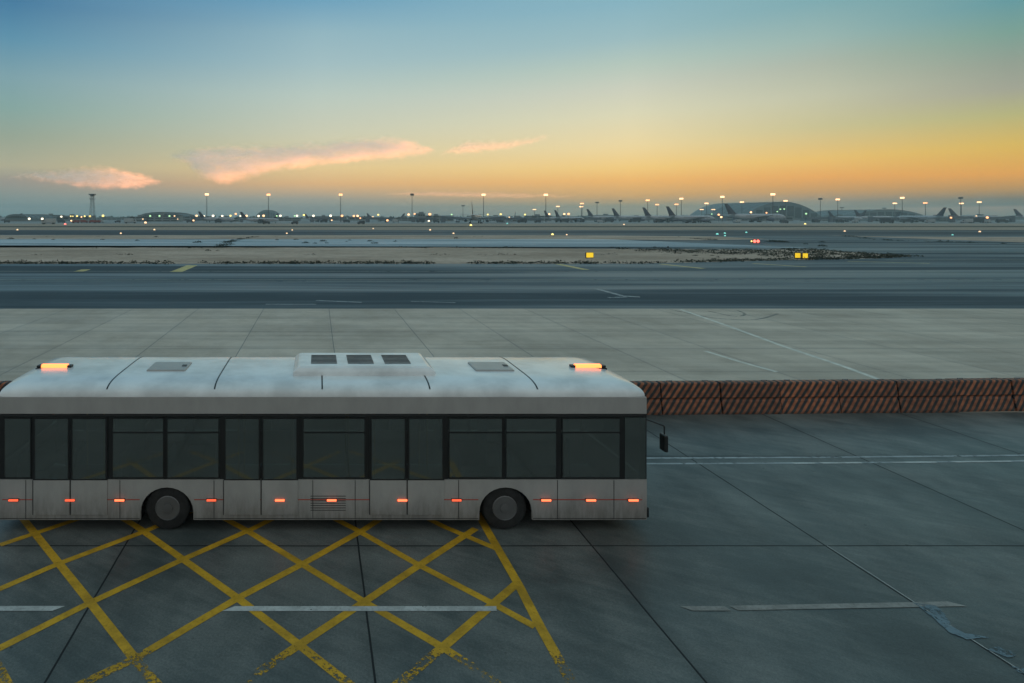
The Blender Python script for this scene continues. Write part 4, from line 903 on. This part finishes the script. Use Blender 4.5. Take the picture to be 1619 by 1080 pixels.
# ------------------------------------------------------------------ clouds: real lit volumes far beyond the haze
def cloud(name, prof, Y, dens, label, seed, soft=.3, ragged=.5):
    """prof: (px, top py, bottom py) along the cloud; it is a lens of that side view, deep across"""
    xs = [p[0] for p in prof]; t0, b0 = min(p[1] for p in prof) - 6, max(p[2] for p in prof) + 6; a0, a1 = xs[0] - 8, xs[-1] + 8
    x0, x1, z0, z1 = wx(a0, Y), wx(a1, Y), wz(b0, Y), wz(t0, Y)
    sx, sz, sy = (x1 - x0) / 2, (z1 - z0) / 2, 420
    mb = MB()
    nx = 16; rr = []
    for i in range(nx + 1):
        x = -1 + 2 * i / nx; rr.append([(x, max(-1, min(1, 1.25 * math.cos(2 * math.pi * k / 16))), max(-1, min(1, 1.35 * math.sin(2 * math.pi * k / 16)))) for k in range(16)])
    mb.loft(rr); m = Mat(name + '_vapour'); m.t.nodes.remove(m.b)
    o = mb.build(name, m.m, smooth=True); o.location = ((x0 + x1) / 2, Y, (z0 + z1) / 2); o.scale = (sx, sy, sz)
    c = m.obj()
    warp = m.n('ShaderNodeTexNoise', {'Vector': m.n('ShaderNodeMapping', {'Vector': c, 'Scale': (8.0, 1.2, 1.8), 'Location': (seed, 0, seed)}).outputs[0], 'Scale': 1.0, 'Detail': 9, 'Roughness': .7})
    ws = m.n('ShaderNodeSeparateXYZ', {0: warp.outputs['Color']}); s = m.n('ShaderNodeSeparateXYZ', {0: c})
    X = m.math('ADD', s.outputs[0], m.math('MULTIPLY', m.math('SUBTRACT', ws.outputs[0], .5), .18)); Z = m.math('ADD', s.outputs[2], m.math('MULTIPLY', m.math('SUBTRACT', ws.outputs[2], .5), ragged * 2.2))
    def edge(k):
        r = m.n('ShaderNodeValToRGB', {0: m.math('MULTIPLY_ADD', X, .5, .5)}); cr = r.color_ramp
        while len(cr.elements) > 1: cr.elements.remove(cr.elements[-1])
        for i, p in enumerate(prof):
            q = (p[0] - a0) / (a1 - a0); e = cr.elements[0] if i == 0 else cr.elements.new(q); e.position = q; v = (b0 - p[k]) / (b0 - t0); e.color = (v, v, v, 1)
        return m.math('MULTIPLY_ADD', r.outputs[0], 2, -1)
    d = m.math('MINIMUM', m.math('SUBTRACT', edge(1), Z), m.math('SUBTRACT', Z, edge(2)))
    lens = m.math('SUBTRACT', 1, m.math('MULTIPLY', s.outputs[1], s.outputs[1]))
    d = m.math('MULTIPLY', m.ramp(d, -.06, soft), m.math('MULTIPLY', lens, m.ramp(m.math('ABSOLUTE', s.outputs[0]), .9, 1, 1, 0)))
    wsp = m.noise(1.0, (7, 1.5, 4), detail=8, rough=.7, seed=seed + 2); d = m.math('MULTIPLY', d, m.ramp(wsp, .38, .56, .10, 1))
    v = m.n('ShaderNodeVolumeScatter', {'Color': (1, .84, .62, 1), 'Density': m.math('MULTIPLY', d, dens), 'Anisotropy': .0}); m.t.links.new(v.outputs[0], m.out.inputs['Volume'])
    m.m.cycles.volume_step_rate = .2
    tag(o, label, 'cloud', 'pink evening clouds')
cloud('cloud', [(270, 243, 251), (300, 237, 262), (325, 234, 284), (350, 233, 291), (385, 232, 284), (430, 231, 271), (480, 228, 265), (560, 221, 256), (620, 218, 251), (655, 224, 247), (686, 235, 242)], 14000, .0042, 'long flat peach and mauve cloud, the largest in the sky', 3, .35, .35)
cloud('cloud', [(20, 276, 280), (80, 270, 288), (130, 265, 296), (180, 266, 300), (215, 272, 298), (252, 284, 290)], 14500, .0036, 'small pink cloud low over the lattice tower', 8, .5, .7)
cloud('cloud', [(700, 240, 243), (740, 222, 244), (790, 224, 238), (830, 219, 230), (860, 216, 221)], 14500, .0018, 'thin pale wisp of cloud off the tapered end of the largest cloud', 14, .5, .6)

cloud('cloud', [(610, 306, 309), (680, 302, 311), (760, 303, 313), (840, 306, 313), (905, 309, 312)], 15500, .0012, 'faint pink cloud bar just above the horizon behind the tail-on jet', 20, .5, .6)

# ------------------------------------------------------------------ haze
hz = Mat('dusk_haze'); hz.t.nodes.remove(hz.b)
pv = hz.n('ShaderNodeVolumePrincipled', {'Color': (.74, .92, .93, 1), 'Density': .00022, 'Anisotropy': .1}); hz.t.links.new(pv.outputs[0], hz.out.inputs['Volume'])
o = MB().box(-G - 50, G + 50, -700, G + 60, -1.0, 62).build('haze', hz.m); tag(o, kind='stuff', label='pale blue-grey dusk haze lying over the whole airfield', cat='haze')
